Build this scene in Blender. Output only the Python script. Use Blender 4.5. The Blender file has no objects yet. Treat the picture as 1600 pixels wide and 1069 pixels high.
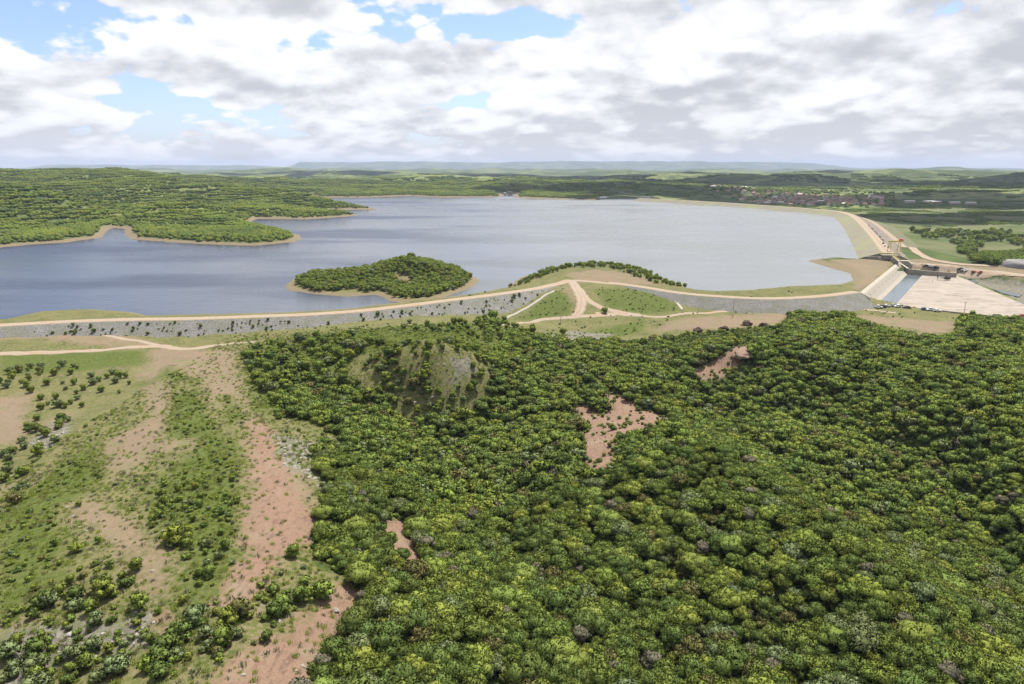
import bpy, bmesh, math, random
import numpy as np
from mathutils import Vector, Matrix, noise as mnoise
R = math.radians
rng = np.random.default_rng(7); random.seed(7)
scene = bpy.context.scene; COL = scene.collection

# ---------------------------------------------------------------- camera
CAM_H = 80.0; PITCH = R(14.3); LENS = 24.0
cd = bpy.data.cameras.new('camera'); cam = bpy.data.objects.new('camera', cd); COL.objects.link(cam)
cd.lens = LENS; cd.sensor_width = 36; cd.clip_start = 1; cd.clip_end = 60000
cam.location = (0, 0, CAM_H); cam.rotation_euler = (R(90) - PITCH, 0, 0)
scene.camera = cam
scene.render.resolution_x = 1024; scene.render.resolution_y = 684
scene.view_settings.view_transform = 'Standard'; scene.view_settings.look = 'None'
scene.view_settings.exposure = 1.28; scene.view_settings.gamma = 1
HAZE = 5.0e-5
CLOUDS = [(150, 4300, 1000, 300, 45), (1100, 3000, 700, 330, 45), (2300, 3000, 1100, 700, 60), (1500, 1900, 620, 330, 45), (1080, 1340, 480, 190, 40), (620, 1950, 480, 150, 36), (330, 2250, 420, 200, 30), (-2600, 2700, 500, 300, 30), (700, 5200, 1800, 350, 50), (-1700, 5600, 800, 300, 34)]
scene.cycles.max_bounces = 6; scene.cycles.transparent_max_bounces = 6; scene.cycles.volume_bounces = 0

# ---------------------------------------------------------------- sun
SUN_EL = R(65); SUN_AZ = R(28)
sdir = Vector((math.sin(SUN_AZ)*math.cos(SUN_EL), math.cos(SUN_AZ)*math.cos(SUN_EL), math.sin(SUN_EL)))
sl = bpy.data.lights.new('sun', 'SUN'); sl.energy = 3.7; sl.angle = R(0.55); sl.color = (1, .95, .87)
so = bpy.data.objects.new('sun', sl); COL.objects.link(so)
so.rotation_euler = sdir.to_track_quat('Z', 'Y').to_euler(); so.location = (300, 300, 900)

# ---------------------------------------------------------------- node helper
class NT:
    def __init__(s, tree): s.t = tree; s.n = tree.nodes; s.l = tree.links
    def new(s, typ, props=None, **inp):
        n = s.n.new(typ)
        for k, v in (props or {}).items(): setattr(n, k, v)
        for k, v in inp.items():
            key = int(k[1:]) if k[0] == 'i' and k[1:].isdigit() else k.replace('_', ' ')
            s.put(n.inputs[key], v)
        return n
    def put(s, sock, v):
        if isinstance(v, bpy.types.NodeSocket): s.l.new(v, sock)
        elif isinstance(v, bpy.types.Node): s.l.new(v.outputs[0], sock)
        else:
            if hasattr(sock.default_value, '__len__') and len(sock.default_value) == 4 and len(v) == 3: v = (*v, 1)
            sock.default_value = v
    def m(s, op, a, b=0.0, c=None, clamp=False):
        n = s.n.new('ShaderNodeMath'); n.operation = op; n.use_clamp = clamp
        s.put(n.inputs[0], a); s.put(n.inputs[1], b)
        if c is not None: s.put(n.inputs[2], c)
        return n.outputs[0]
    def vm(s, op, a, b=None, scale=None):
        n = s.n.new('ShaderNodeVectorMath'); n.operation = op
        s.put(n.inputs[0], a)
        if b is not None: s.put(n.inputs[1], b)
        if scale is not None: s.put(n.inputs['Scale'], scale)
        return n.outputs['Value'] if op in ('LENGTH', 'DOT_PRODUCT', 'DISTANCE') else n.outputs[0]
    def ramp(s, v, a, b, t='LINEAR'):      # maprange clamp a..b -> 0..1
        n = s.n.new('ShaderNodeMapRange'); n.interpolation_type = t
        s.put(n.inputs[0], v); s.put(n.inputs[1], a); s.put(n.inputs[2], b); n.inputs[3].default_value = 0; n.inputs[4].default_value = 1
        return n.outputs[0]
    def mix(s, f, a, b, blend='MIX'):
        n = s.n.new('ShaderNodeMix'); n.data_type = 'RGBA'; n.blend_type = blend
        s.put(n.inputs[0], f); s.put(n.inputs[6], a); s.put(n.inputs[7], b)
        return n.outputs[2]
    def noise(s, vec, scale, detail=3, rough=.5, dims='3D', w=None):
        n = s.n.new('ShaderNodeTexNoise'); n.noise_dimensions = dims
        s.put(n.inputs['Vector'], vec); n.inputs['Scale'].default_value = scale
        n.inputs['Detail'].default_value = detail; n.inputs['Roughness'].default_value = rough
        return n.outputs['Fac']

# ---------------------------------------------------------------- world: Nishita sky and cumulus
FPX = 1600*LENS/36
def pdir(u, v):
    X = (u-800)/FPX; Y = (534.5-v)/FPX
    d = Vector((X, math.cos(PITCH)+Y*math.sin(PITCH), -math.sin(PITCH)+Y*math.cos(PITCH)))
    return d
world = bpy.data.worlds.new('World'); scene.world = world; world.use_nodes = True
W = NT(world.node_tree); W.n.clear()
gen = W.new('ShaderNodeTexCoord').outputs['Generated']
sky = W.new('ShaderNodeTexSky', dict(sky_type='NISHITA', sun_disc=False, sun_elevation=SUN_EL, sun_rotation=SUN_AZ, air_density=1.0, dust_density=1.2, ozone_density=1.5, altitude=400))
skyc = W.mix(1.0, sky.outputs[0], (.068, .070, .088), 'MULTIPLY')
sep = W.new('ShaderNodeSeparateXYZ', i0=gen)
dz = W.m('MAXIMUM', sep.outputs[2], 0.0)
inv = W.m('DIVIDE', 1.0, W.m('ADD', dz, 0.10))
flat = W.new('ShaderNodeCombineXYZ', i0=sep.outputs[0], i1=sep.outputs[1], i2=0.0).outputs[0]
def plane(e):
    """direction raised by e towards the zenith, projected on the cloud deck"""
    return W.vm('SCALE', flat, scale=W.m('POWER', W.m('ADD', dz, .13+e), -.55))
base = plane(0)
# where the sky is open (direction, half width, half height, strength) and where it is packed with cloud
HOLES = [(235, 160, 55, 36, .17), (345, 182, 90, 22, .17), (150, 40, 130, 26, .09), (480, 70, 50, 22, .15), (465, 110, 40, 16, .15), (700, 38, 120, 24, .24), (740, 160, 80, 16, .16),
         (30, 65, 80, 20, .10), (30, 185, 50, 16, .12), (1490, 15, 110, 18, .12), (1230, 115, 40, 12, .13), (560, 5, 40, 14, .08), (830, 135, 60, 14, .07),
         (430, 10, 110, 22, -.16), (100, 140, 90, 40, -.12), (420, 110, 150, 28, -.05), (620, 120, 160, 30, -.06), (1050, 90, 420, 100, -.10), (1420, 110, 300, 100, -.08)]
wob_ = W.m('MULTIPLY', W.m('SUBTRACT', W.noise(base, 8.0, 4, .6), .5), 2.4)
bias = 0.0
for (u, v, hw, hh, st) in HOLES:
    g = pdir(u, v).normalized()
    q = W.vm('MULTIPLY', W.vm('SUBTRACT', gen, tuple(g)), (FPX/hw, 0.25*FPX/hw, FPX/hh))
    e = W.ramp(W.m('ADD', W.vm('LENGTH', q), wob_), 1.9, .1, 'SMOOTHSTEP')
    bias = W.m('MULTIPLY_ADD', e, st, bias)
horizonlift = W.ramp(dz, .12, .0)
off = (11.3, 4.1, .7)
def field(p, det=7):
    p = W.vm('ADD', p, off)
    n = W.noise(p, 2.6, det, .57)
    vo = W.new('ShaderNodeTexVoronoi', dict(feature='F1', normalize=True), Vector=p, Scale=8.5, Detail=1.0, Roughness=.5).outputs['Distance']
    return W.m('MULTIPLY_ADD', vo, -.36, n)
D0 = field(base); D1 = field(plane(.014), 6); D2 = field(plane(.045), 3)
cov = W.m('MULTIPLY_ADD', horizonlift, .05, W.m('SUBTRACT', W.m('SUBTRACT', D0, bias), .305))
alpha = W.ramp(cov, -.012, .050, 'SMOOTHSTEP')
puff = W.m('MULTIPLY', W.m('SUBTRACT', D0, D1), 3.0)            # lit from above: bright where less cloud lies above
body = W.m('MULTIPLY', W.m('SUBTRACT', D0, D2), 2.6)
thick = W.ramp(cov, .05, .28)
raw = W.m('ADD', W.m('ADD', .82, puff), W.m('SUBTRACT', body, W.m('MULTIPLY', thick, .42)))
lit = W.ramp(raw, -.15, 1.15, 'SMOOTHSTEP')
lowfade = W.ramp(dz, .10, .0)
lit = W.m('MAXIMUM', lit, W.m('MULTIPLY', lowfade, .42))
cloud = W.mix(lit, (.275, .283, .305), (.485, .488, .498))
fin = W.mix(alpha, skyc, cloud)
fin = W.mix(W.ramp(dz, .016, -.01, 'SMOOTHSTEP'), fin, (.47, .485, .51))
bg = W.new('ShaderNodeBackground', Color=fin, Strength=.92)
wo = W.new('ShaderNodeOutputWorld', Surface=bg.outputs[0])
world.cycles.sampling_method = 'MANUAL'; world.cycles.sample_map_resolution = 512

# ---------------------------------------------------------------- object helpers
def tag(o, label=None, cat=None, group=None, kind=None):
    if label: o['label'] = label
    if cat: o['category'] = cat
    if group: o['group'] = group
    if kind: o['kind'] = kind
    return o
def empty(name, loc=(0, 0, 0), rz=0, parent=None):
    o = bpy.data.objects.new(name, None); COL.objects.link(o); o.location = loc; o.rotation_euler = (0, 0, rz); o.parent = parent
    o.empty_display_size = .5
    return o
def mesh_obj(name, verts, faces, mats, parent=None, smooth=False, mi=None, link=True):
    me = bpy.data.meshes.new(name)
    me.from_pydata([tuple(map(float, v)) for v in verts], [], [tuple(map(int, f)) for f in faces])
    for m in (mats if isinstance(mats, (list, tuple)) else [mats]): me.materials.append(m)
    if mi is not None: me.polygons.foreach_set('material_index', np.array(mi, np.int32))
    if smooth: me.polygons.foreach_set('use_smooth', np.ones(len(me.polygons), bool))
    me.update()
    o = bpy.data.objects.new(name, me); o.parent = parent
    if link: COL.objects.link(o)
    return o
def grid_mesh(name, V, nr, nc, mats, smooth=True, parent=None, flip=False, closed=False):
    """V (nr*nc,3) rows x cols to a fast mesh"""
    i = np.arange(nr-1)[:, None]; nc2 = nc if closed else nc-1
    j = np.arange(nc2)[None, :]; j1 = (j+1) % nc
    a = i*nc+j; b = i*nc+j1; c = (i+1)*nc+j1; d = (i+1)*nc+j
    F = np.stack([a+0*b, b, c, d], -1).reshape(-1, 4)
    if flip: F = F[:, ::-1]
    me = bpy.data.meshes.new(name)
    me.vertices.add(len(V)); me.vertices.foreach_set('co', np.asarray(V, np.float32).ravel())
    me.loops.add(F.size); me.loops.foreach_set('vertex_index', F.ravel().astype(np.int32))
    me.polygons.add(len(F)); me.polygons.foreach_set('loop_start', (np.arange(len(F))*4).astype(np.int32))
    me.update(calc_edges=True)
    if smooth: me.polygons.foreach_set('use_smooth', np.ones(len(F), bool))
    for m in (mats if isinstance(mats, (list, tuple)) else [mats]): me.materials.append(m)
    o = bpy.data.objects.new(name, me); COL.objects.link(o); o.parent = parent
    return o
class MB:
    """collects boxes, tubes, prisms; builds ONE mesh"""
    def __init__(s): s.v = []; s.f = []; s.mi = []
    def add(s, V, F, mi=0, M=None):
        n = len(s.v)
        for p in V: s.v.append(tuple(M @ Vector(p)) if M is not None else tuple(p))
        for f in F: s.f.append([k+n for k in f]); s.mi.append(mi)
    def box(s, c, d, mi=0, rz=0, M=None, taper=1.0):
        x, y, z = (k/2 for k in d); V = []
        for sz in (-1, 1):
            k = taper if sz > 0 else 1
            for sx, sy in ((-1, -1), (1, -1), (1, 1), (-1, 1)): V.append((sx*x*k, sy*y*k, sz*z))
        T = Matrix.Translation(c) @ Matrix.Rotation(rz, 4, 'Z')
        if M is not None: T = M @ T
        s.add(V, [(3, 2, 1, 0), (4, 5, 6, 7), (0, 1, 5, 4), (1, 2, 6, 5), (2, 3, 7, 6), (3, 0, 4, 7)], mi, T)
    def tube(s, pts, rad, n=6, mi=0):
        pts = [Vector(p) for p in pts]; base = len(s.v)
        for k, p in enumerate(pts):
            d = (pts[min(k+1, len(pts)-1)] - pts[max(k-1, 0)]).normalized()
            a = d.orthogonal().normalized(); b = d.cross(a); r = rad[k] if hasattr(rad, '__len__') else rad
            for j in range(n):
                t = 2*math.pi*j/n; s.v.append(tuple(p + a*math.cos(t)*r + b*math.sin(t)*r))
        for k in range(len(pts)-1):
            for j in range(n):
                s.f.append([base+k*n+j, base+k*n+(j+1) % n, base+(k+1)*n+(j+1) % n, base+(k+1)*n+j]); s.mi.append(mi)
        s.f.append([base+j for j in range(n)][::-1]); s.mi.append(mi)
        s.f.append([base+(len(pts)-1)*n+j for j in range(n)]); s.mi.append(mi)
    def prism(s, prof, x0, x1, mi=0):     # prof in (y,z), extruded along x
        n = len(prof); V = [(x0, *p) for p in prof] + [(x1, *p) for p in prof]
        F = [list(range(n))[::-1], [n+k for k in range(n)]] + [[k, (k+1) % n, n+(k+1) % n, n+k] for k in range(n)]
        s.add(V, F, mi)
    def build(s, name, mats, parent=None, smooth=False, link=True):
        return mesh_obj(name, s.v, s.f, mats, parent, smooth, s.mi, link)
def copy_tree(o, parent=None):
    c = o.copy(); COL.objects.link(c); c.parent = parent
    for ch in list(o.children): copy_tree(ch, c)
    return c
# ---------------------------------------------------------------- numpy noise and polygon distance
_perm = np.random.default_rng(3).permutation(512)
def vnoise(x, y, seed=0):
    xi = np.floor(x).astype(int); yi = np.floor(y).astype(int); fx = x-xi; fy = y-yi
    def h(a, b):
        k = _perm[(a+seed*17) & 511]; k = _perm[(k+b) & 511]
        an = k*(2*math.pi/512); return np.cos(an), np.sin(an)
    u = fx*fx*fx*(fx*(fx*6-15)+10); v = fy*fy*fy*(fy*(fy*6-15)+10)
    def g(a, b, dx, dy):
        c, s = h(a, b); return c*dx+s*dy
    n00 = g(xi, yi, fx, fy); n10 = g(xi+1, yi, fx-1, fy); n01 = g(xi, yi+1, fx, fy-1); n11 = g(xi+1, yi+1, fx-1, fy-1)
    return (n00*(1-u)+n10*u)*(1-v)+(n01*(1-u)+n11*u)*v
def fbm(x, y, oct=4, seed=0):
    a = 1; s = 0
    for o in range(oct): s = s + a*vnoise(x*2**o+o*7.3, y*2**o-o*3.1, seed+o); a *= .5
    return s
def sdpoly(px, py, poly):
    """signed distance, positive inside"""
    P = np.asarray(poly, float)[:, :2]; d = np.full(px.shape, 1e18); ins = np.zeros(px.shape, bool)
    n = len(P)
    for i in range(n):
        ax, ay = P[i]; bx, by = P[(i+1) % n]; ex, ey = bx-ax, by-ay
        L = ex*ex+ey*ey+1e-9
        t = np.clip(((px-ax)*ex+(py-ay)*ey)/L, 0, 1)
        dd = (px-ax-t*ex)**2+(py-ay-t*ey)**2
        d = np.minimum(d, dd)
        c = ((ay > py) != (by > py))
        if ey != 0: ins ^= c & (px < ex*(py-ay)/ey+ax)
    d = np.sqrt(d)
    return np.where(ins, d, -d)
def sstep(a, b, x):
    t = np.clip((x-a)/(b-a), 0, 1); return t*t*(3-2*t)
def at_z(u, v, z):
    d = pdir(u, v); t = (z-CAM_H)/d.z; return (d.x*t, d.y*t, z)
def at_d(u, v, depth):
    d = pdir(u, v); t = depth/d.y; return (d.x*t, d.y*t, CAM_H+d.z*t)

# ---------------------------------------------------------------- shoreline
LAKE_PX = [(-700, 512), (-60, 508), (0, 501), (60, 488), (150, 484), (205, 488), (232, 494), (300, 492), (400, 490), (480, 487), (560, 481), (640, 471), (700, 464), (760, 456), (795, 449),
           (812, 434), (850, 424), (900, 418), (960, 416), (1010, 425), (1042, 438), (1075, 451), (1110, 457), (1150, 456), (1200, 451), (1300, 446), (1335, 438), (1332, 428), (1300, 416),
           (1266, 407), (1300, 403), (1345, 405), (1378, 409), (1382, 400), (1352, 395), (1345, 380), (1335, 362), (1322, 344), (1308, 337), (1250, 330.5), (1150, 322), (1080, 317), (1000, 312.8),
           (930, 313), (860, 311), (805, 309), (802, 303), (788, 303), (785, 308), (690, 309), (640, 306.5), (560, 309), (500, 309), (475, 304.5), (430, 303), (468, 309), (480, 315), (540, 322),
           (592, 327.5), (480, 329), (540, 334), (566, 337), (480, 343), (402, 342), (388, 350), (440, 360), (472, 370), (462, 378), (400, 384), (300, 381), (205, 374), (197, 367), (193, 357), (171, 356),
           (166, 364), (160, 371), (100, 379), (30, 384), (-40, 391), (-500, 402), (-1300, 440)]
LAKE = [at_z(u, v, 0)[:2] for u, v in LAKE_PX]
ISLE = [at_z(u, v, 0)[:2] for u, v in [(448, 446), (458, 437), (490, 431), (530, 428), (575, 419), (620, 410), (680, 412), (725, 424), (748, 437), (738, 449), (690, 466), (650, 473), (612, 471), (588, 460), (540, 464), (490, 460), (456, 454)]]
# ---------------------------------------------------------------- terrain controls
Z3 = [(0, 560, -2), (230, 550, -2), (370, 548, -1), (480, 532, 1.5), (600, 516, 3), (700, 512, 3), (780, 508, 0), (900, 502, -4), (820, 502, -4.5), (1000, 502, -3.5), (1100, 500, -2.5), (1200, 492, -1.5), (1180, 484, -1.2), (1260, 482, -1.2), (1100, 489, -2), (1320, 482, -2), (1350, 497, -3.5), (1500, 510, -5), (1600, 506, -6),
      (120, 520, 1), (0, 515, 2), (200, 528, -.5),
      (560, 548, 7.5), (650, 533, 11), (730, 545, 8), (620, 562, 9), (690, 572, 8), (650, 645, -8), (540, 575, 4), (500, 560, 3), (560, 610, -2), (740, 640, -8), (600, 640, -5), (700, 655, -9),
      (300, 600, 0), (400, 700, 3), (450, 800, 5), (400, 900, 6), (350, 1000, 7), (300, 1069, 8), (200, 800, 4), (100, 800, 3), (0, 700, -3), (0, 600, -4), (100, 640, -4), (50, 740, -3), (0, 850, 4), (100, 950, 5), (0, 1069, 3), (200, 1069, 5), (200, 680, 1),
      (520, 750, 1), (560, 850, -1), (530, 950, 3), (600, 1069, -2), (480, 650, 1), (450, 590, 1),
      (720, 700, -13), (800, 800, -16), (700, 900, -8), (900, 1000, -15), (700, 1069, -6), (850, 600, -7), (930, 670, -4), (1000, 600, -7), (1150, 560, -3), (1080, 545, -5), (1070, 690, 0), (1210, 775, 1), (1330, 885, 2), (1450, 1000, 1),
      (1200, 670, -19), (1380, 780, -23), (1540, 900, -23), (1110, 625, -13), (1290, 725, -22), (1300, 560, 1), (1250, 515, 0), (1450, 600, 4), (1600, 560, 2), (1420, 670, -6), (1600, 700, 2), (1500, 740, -12), (1600, 820, -7), (1200, 1000, -8), (1050, 900, -9), (1000, 800, -6), (900, 750, -6), (1600, 1069, -8),
      (-300, 700, -2), (-300, 1000, 3), (2000, 700, 0), (2000, 1000, -5), (-500, 560, -1), (2100, 520, -7),
      (880, 437, 6), (920, 422, 6.5), (960, 421, 6), (990, 430, 5.5), (1040, 447, 3), (830, 437, 4), (1150, 462, 3), (1200, 458, 3), (1280, 455, 3), (1325, 440, 1.5), (1355, 418, 2), (1330, 408, 1),
      (850, 482, -1), (900, 470, 2.5), (1000, 470, 1.5), (960, 482, -1), (890, 455, 4.5), (940, 455, 4),
      (1450, 408, 1), (1530, 415, 1), (1600, 420, 0), (1395, 455, -7), (1500, 465, -7), (1590, 492, -7), (1450, 418, -.8), (1500, 421, -1), (1600, 430, -1), (1700, 430, -2),
      (1430, 388, -2), (1395, 362, -9), (1460, 392, -6), (1510, 398, -9), (1600, 402, -10), (1450, 352, -13), (1600, 352, -13), (1500, 332, -13), (1400, 332, -13), (1600, 322, -10), (1350, 332, -12),
      (1150, 313, -9), (1250, 321, -11), (1350, 326, -11), (1080, 311, -6), (1800, 400, -10), (1800, 340, -10)]
D3 = [(60, 345, 930), (300, 350, 930), (400, 356, 930),
      (0, 261, 1950), (60, 263, 1950), (150, 270, 1850), (270, 281, 1700), (340, 293, 1550), (-100, 261, 1950), (450, 303, 1480), (520, 313, 1500), (400, 312, 1350), (350, 318, 1250), (440, 326, 1180), (500, 326, 1300),
      (-300, 290, 1200), (-300, 262, 1950), (-700, 290, 1100),
      (300, 290, 2500), (500, 293, 2500), (620, 297, 2200), (760, 297, 2200), (730, 303, 2000), (880, 293, 2200), (940, 290, 2300), (1000, 288, 2300), (900, 303, 2000),
      (1100, 285, 2700), (1250, 290, 2700), (1400, 285, 2600), (1500, 272, 2800), (1600, 268, 2700), (1600, 295, 2200), (1480, 300, 2200), (1750, 270, 2500)]
V3 = [(60, 1400, 9), (160, 1280, 5), (260, 1280, 7), (350, 1350, 5), (0, 1650, 16), (150, 1700, 14), (300, 1700, 8), (60, 1120, 44), (0, 1150, 46), (130, 1040, 22), (290, 1060, 30), (240, 1030, 20), (380, 980, 17), (100, 1480, 50), (200, 1460, 46), (0, 1480, 54), (290, 1480, 38), (380, 1480, 24), (185, 960, 2), (190, 1040, 3), (200, 1120, 6)]
ctrl = [((u-800)/FPX*d_, d_, z_) for u, d_, z_ in V3]+[at_z(*c) for c in Z3] + [at_d(*c) for c in D3] + [(0, 20, 2), (0, -160, 4), (220, 0, 0), (-220, 0, 4), (-500, 200, 0), (500, 150, 0), (700, 400, -8), (60, 60, -4), (-60, 60, 4)]
ctrl = np.array(ctrl)
def mq(r2): return np.sqrt(r2+18.0**2)
_A = mq(((ctrl[:, None, :2]-ctrl[None, :, :2])**2).sum(-1)); n_ = len(ctrl)
_A = np.block([[_A - .0*np.eye(n_), np.ones((n_, 1))], [np.ones((1, n_)), np.zeros((1, 1))]]); _A[np.arange(n_), np.arange(n_)] -= .5
_w = np.linalg.solve(_A, np.append(ctrl[:, 2], 0))
def axis(a, b, step, lo, hi, g):
    c = list(np.arange(a, b+1e-6, step)); s = step; x = c[-1]
    while x < hi: s *= 1+g; x += s; c.append(x)
    s = step; x = a; l = []
    while x > lo: s *= 1+g*1.6; x -= s; l.append(x)
    return np.array(l[::-1]+c)
gx = axis(-250, 250, 1.6, -17000, 17000, .025); gx = np.concatenate([-gx[gx > 250][::-1], gx[(gx >= -250)]])
gy = axis(70, 450, 1.6, -400, 32000, .022)
GX, GY = np.meshgrid(gx, gy); fx_, fy_ = GX.ravel(), GY.ravel()
base_h = np.full(fx_.shape, _w[-1])
for k in range(n_): base_h += _w[k]*mq((fx_-ctrl[k, 0])**2+(fy_-ctrl[k, 1])**2)
dist = np.hypot(fx_, fy_)
sdL = sdpoly(fx_, fy_, LAKE); sdI = sdpoly(fx_, fy_, ISLE)
land = np.maximum(-sdL, sdI)                 # positive on land
land += fbm(fx_/28, fy_/28, 3, 5)*np.clip(dist/160, .6, 7)*sstep(300, 500, fy_)
# far rolling country
hills = fbm(fx_/1500, fy_/1100, 5, 9)
far = 4 + 96*np.clip(hills+.12, -.12, 1)**1.1*np.sign(np.clip(hills+.12, 0, 1)) + 8*fbm(fx_/300, fy_/260, 3, 4)
far = np.nan_to_num(far, nan=8.0)
far = far*(1-.35*sstep(6000, 14000, fy_))
wf = sstep(2300, 3400, dist)
h = np.clip(base_h, -16, 110)*(1-wf)+far*wf
rel = sstep(800, 1300, dist)*(1-wf)
h += rel*(fbm(fx_/290, fy_/240, 2, 2)*24+fbm(fx_/90, fy_/90, 3, 4)*7)*sstep(0, 200, land)*np.where(fx_ > 400, .25, 1)
h += (1-rel)*fbm(fx_/16, fy_/16, 4, 1)*.75*(1-wf)
forest_relief = sdpoly(fx_, fy_, [at_z(u, v, -6)[:2] for u, v in [(560, 640), (800, 560), (1250, 520), (1650, 520), (2200, 700), (2200, 1300), (600, 1300), (560, 900)]])
h += sstep(0, 30, forest_relief)*fbm(fx_/46, fy_/46, 3, 8)*5.5
# island
hi_ = 0.25*np.clip(sdI, 0, 400)
ci = at_z(650, 432, 0); cj = at_z(520, 440, 0)
hisl = 12.5*np.exp(-(((fx_-ci[0]-2)/27)**2+((fy_-ci[1])/24)**2)) + 3.2*np.exp(-(((fx_-cj[0])/30)**2+((fy_-cj[1])/22)**2)) + 1.2+.5*fbm(fx_/12, fy_/12, 3, 3)
h = np.where(sdI > -3, hisl, h)
lakeside = (sdL > -600) & ((fy_ > 470) | (sdI > -5) | (h > 0.5))
capz = .10+.22*np.maximum(land, 0)+.0009*np.maximum(land, 0)**2
hl = np.where(lakeside | (h > 1), np.minimum(h, capz), h)
# land right of the far dam stays below lake level: no cap needed there
lowr = (fx_ < .12*fy_) & (fy_ > 560)
hl = np.where(lowr, np.maximum(hl, np.minimum(capz, 5+2*fbm(fx_/60, fy_/60, 2, 6))), hl)
h = np.where(land > 0, hl, np.maximum(-6, .22*land-.05))
# outlying land that must not sink
h = np.where((land > 25) & (h < 1.5) & (fx_ < 150) & (fy_ > 500), 1.5+.5*fbm(fx_/40, fy_/40, 2, 6), h)
PIT = [at_z(u, v, -5)[:2] for u, v in [(1422, 422.5), (1446, 423.5), (1499, 427), (1612, 474), (1690, 512), (1600, 499.5), (1396, 479), (1352, 473)]]
CHAN = [at_z(u, v, -7)[:2] for u, v in [(1490, 430), (1530, 436), (1560, 441), (1620, 449), (1760, 470), (1760, 540), (1600, 480)]]
sp_ = sdpoly(fx_, fy_, PIT); sc_ = sdpoly(fx_, fy_, CHAN)
h = np.where(sc_ > -7, h+(np.minimum(h, -8.4+.9*fbm(fx_/9, fy_/9, 3, 6))-h)*sstep(-7, 4, sc_), h)
h = np.where(sp_ > -1.5, np.minimum(h, -6.9), h)
SPIT = [at_z(u, v, .6)[:2] for u, v in [(1266, 407), (1300, 402), (1345, 404), (1400, 408), (1404, 412), (1346, 459), (1310, 455), (1337, 438), (1333, 427), (1300, 417)]]
ss_ = sdpoly(fx_, fy_, SPIT); h = np.where((ss_ > -2) & (sp_ < -1.5), np.maximum(h, np.clip(.15+.09*(ss_+2), 0, 1.3)), h)
# far mesas
azi = fx_/np.maximum(fy_, 1)
prof = np.maximum.reduce([sstep(-.70, -.655, azi)*(1-sstep(-.36, -.28, azi))*(1-.25*sstep(-.6, -.35, azi))*.62,
                          sstep(-.325, -.30, azi)*(1-sstep(-.03, 0.05, azi))*.95, sstep(-.2, .02, azi)*(1-sstep(.37, .54, azi))*1.0, .18+0*azi])
prof = prof*(1+.05*vnoise(azi*40, azi*0))
mes = sstep(19500, 21200, fy_+1200*vnoise(azi*14, 0*azi))*(1-sstep(27000, 31000, fy_))
h += mes*(250*prof)
h += 55*sstep(8500, 11000, fy_+1500*vnoise(azi*5, 0*azi+3))*(1-sstep(13000, 16000, fy_))*np.clip(.5+vnoise(azi*6, 0*azi+9)*1.2, 0, 1)
HG = h.reshape(GX.shape)
def H(x, y):
    x = np.atleast_1d(np.asarray(x, float)); y = np.atleast_1d(np.asarray(y, float))
    i = np.clip(np.searchsorted(gx, x)-1, 0, len(gx)-2); j = np.clip(np.searchsorted(gy, y)-1, 0, len(gy)-2)
    a = (x-gx[i])/(gx[i+1]-gx[i]); b = (y-gy[j])/(gy[j+1]-gy[j])
    return (HG[j, i]*(1-a)+HG[j, i+1]*a)*(1-b)+(HG[j+1, i]*(1-a)+HG[j+1, i+1]*a)*b
def h1(x, y): return float(H(x, y)[0])
def hit(u, v, lift=0.0):
    d = pdir(u, v); t = 60*1.004**np.arange(0, 1500); X = d.x*t; Y = d.y*t; Zr = CAM_H+d.z*t
    below = Zr < H(X, Y)+lift
    k = int(np.argmax(below)) if below.any() else len(t)-1
    lo, hi2 = t[max(k-1, 0)], t[k]
    for _ in range(20):
        mm = (lo+hi2)/2
        if CAM_H+d.z*mm < h1(d.x*mm, d.y*mm)+lift: hi2 = mm
        else: lo = mm
    return (d.x*hi2, d.y*hi2, CAM_H+d.z*hi2)
def hits(pts): return [hit(u, v)[:2] for u, v in pts]

# ---------------------------------------------------------------- ground cover masks (signed distance in metres, positive inside)
def union(polys, lim=12):
    out = np.full(fx_.shape, -1e3)
    for p in polys: out = np.maximum(out, sdpoly(fx_, fy_, p))
    return np.clip(out, -lim, lim)
TAN = [[(228, 548), (260, 540), (372, 546), (380, 590), (400, 650), (440, 700), (500, 760), (500, 830), (440, 880), (400, 920), (370, 960), (338, 945), (378, 850), (370, 780), (388, 700), (372, 640), (350, 618), (342, 660), (362, 690), (342, 680), (326, 640), (310, 596), (262, 575), (235, 600), (205, 590), (225, 570)],
       [(215, 608), (262, 588), (272, 612), (262, 680), (215, 745), (165, 740), (150, 700), (225, 655)], [(205, 690), (310, 683), (305, 705), (225, 712), (180, 755), (150, 735)],
       [(-40, 625), (60, 610), (52, 650), (60, 690), (-40, 700)], [(85, 790), (150, 775), (220, 810), (262, 850), (280, 880), (262, 935), (235, 945), (200, 900), (150, 850), (95, 812)],
       [(-60, 516), (60, 513), (130, 514), (210, 524), (270, 542), (225, 546), (130, 541), (60, 531), (-60, 533)],
       [(880, 428), (930, 421), (985, 427), (1020, 440), (1035, 447), (960, 443), (905, 442)], [(878, 440), (905, 450), (905, 470), (893, 490), (888, 470), (880, 455)],
       [(1012, 517), (1060, 497), (1240, 487), (1222, 508), (1160, 513), (1090, 517)], [(1322, 490), (1500, 503), (1492, 520), (1410, 512), (1350, 502)], [(1430, 512), (1465, 515), (1470, 532), (1440, 527)],
       [(1404, 406), (1450, 404), (1530, 414), (1620, 418), (1620, 445), (1510, 428), (1420, 421)], [(1290, 405), (1345, 405), (1404, 410), (1372, 440), (1348, 455), (1325, 450), (1338, 438), (1334, 427)],
       [(60, 660), (110, 640), (125, 650), (70, 690)], [(785, 575), (800, 571), (822, 575), (815, 583), (790, 583)], [(615, 430), (640, 433), (642, 445), (625, 442)], [(0, 760), (40, 745), (48, 760), (5, 775)], [(0, 985), (40, 955), (60, 965), (20, 1000)]]
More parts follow.
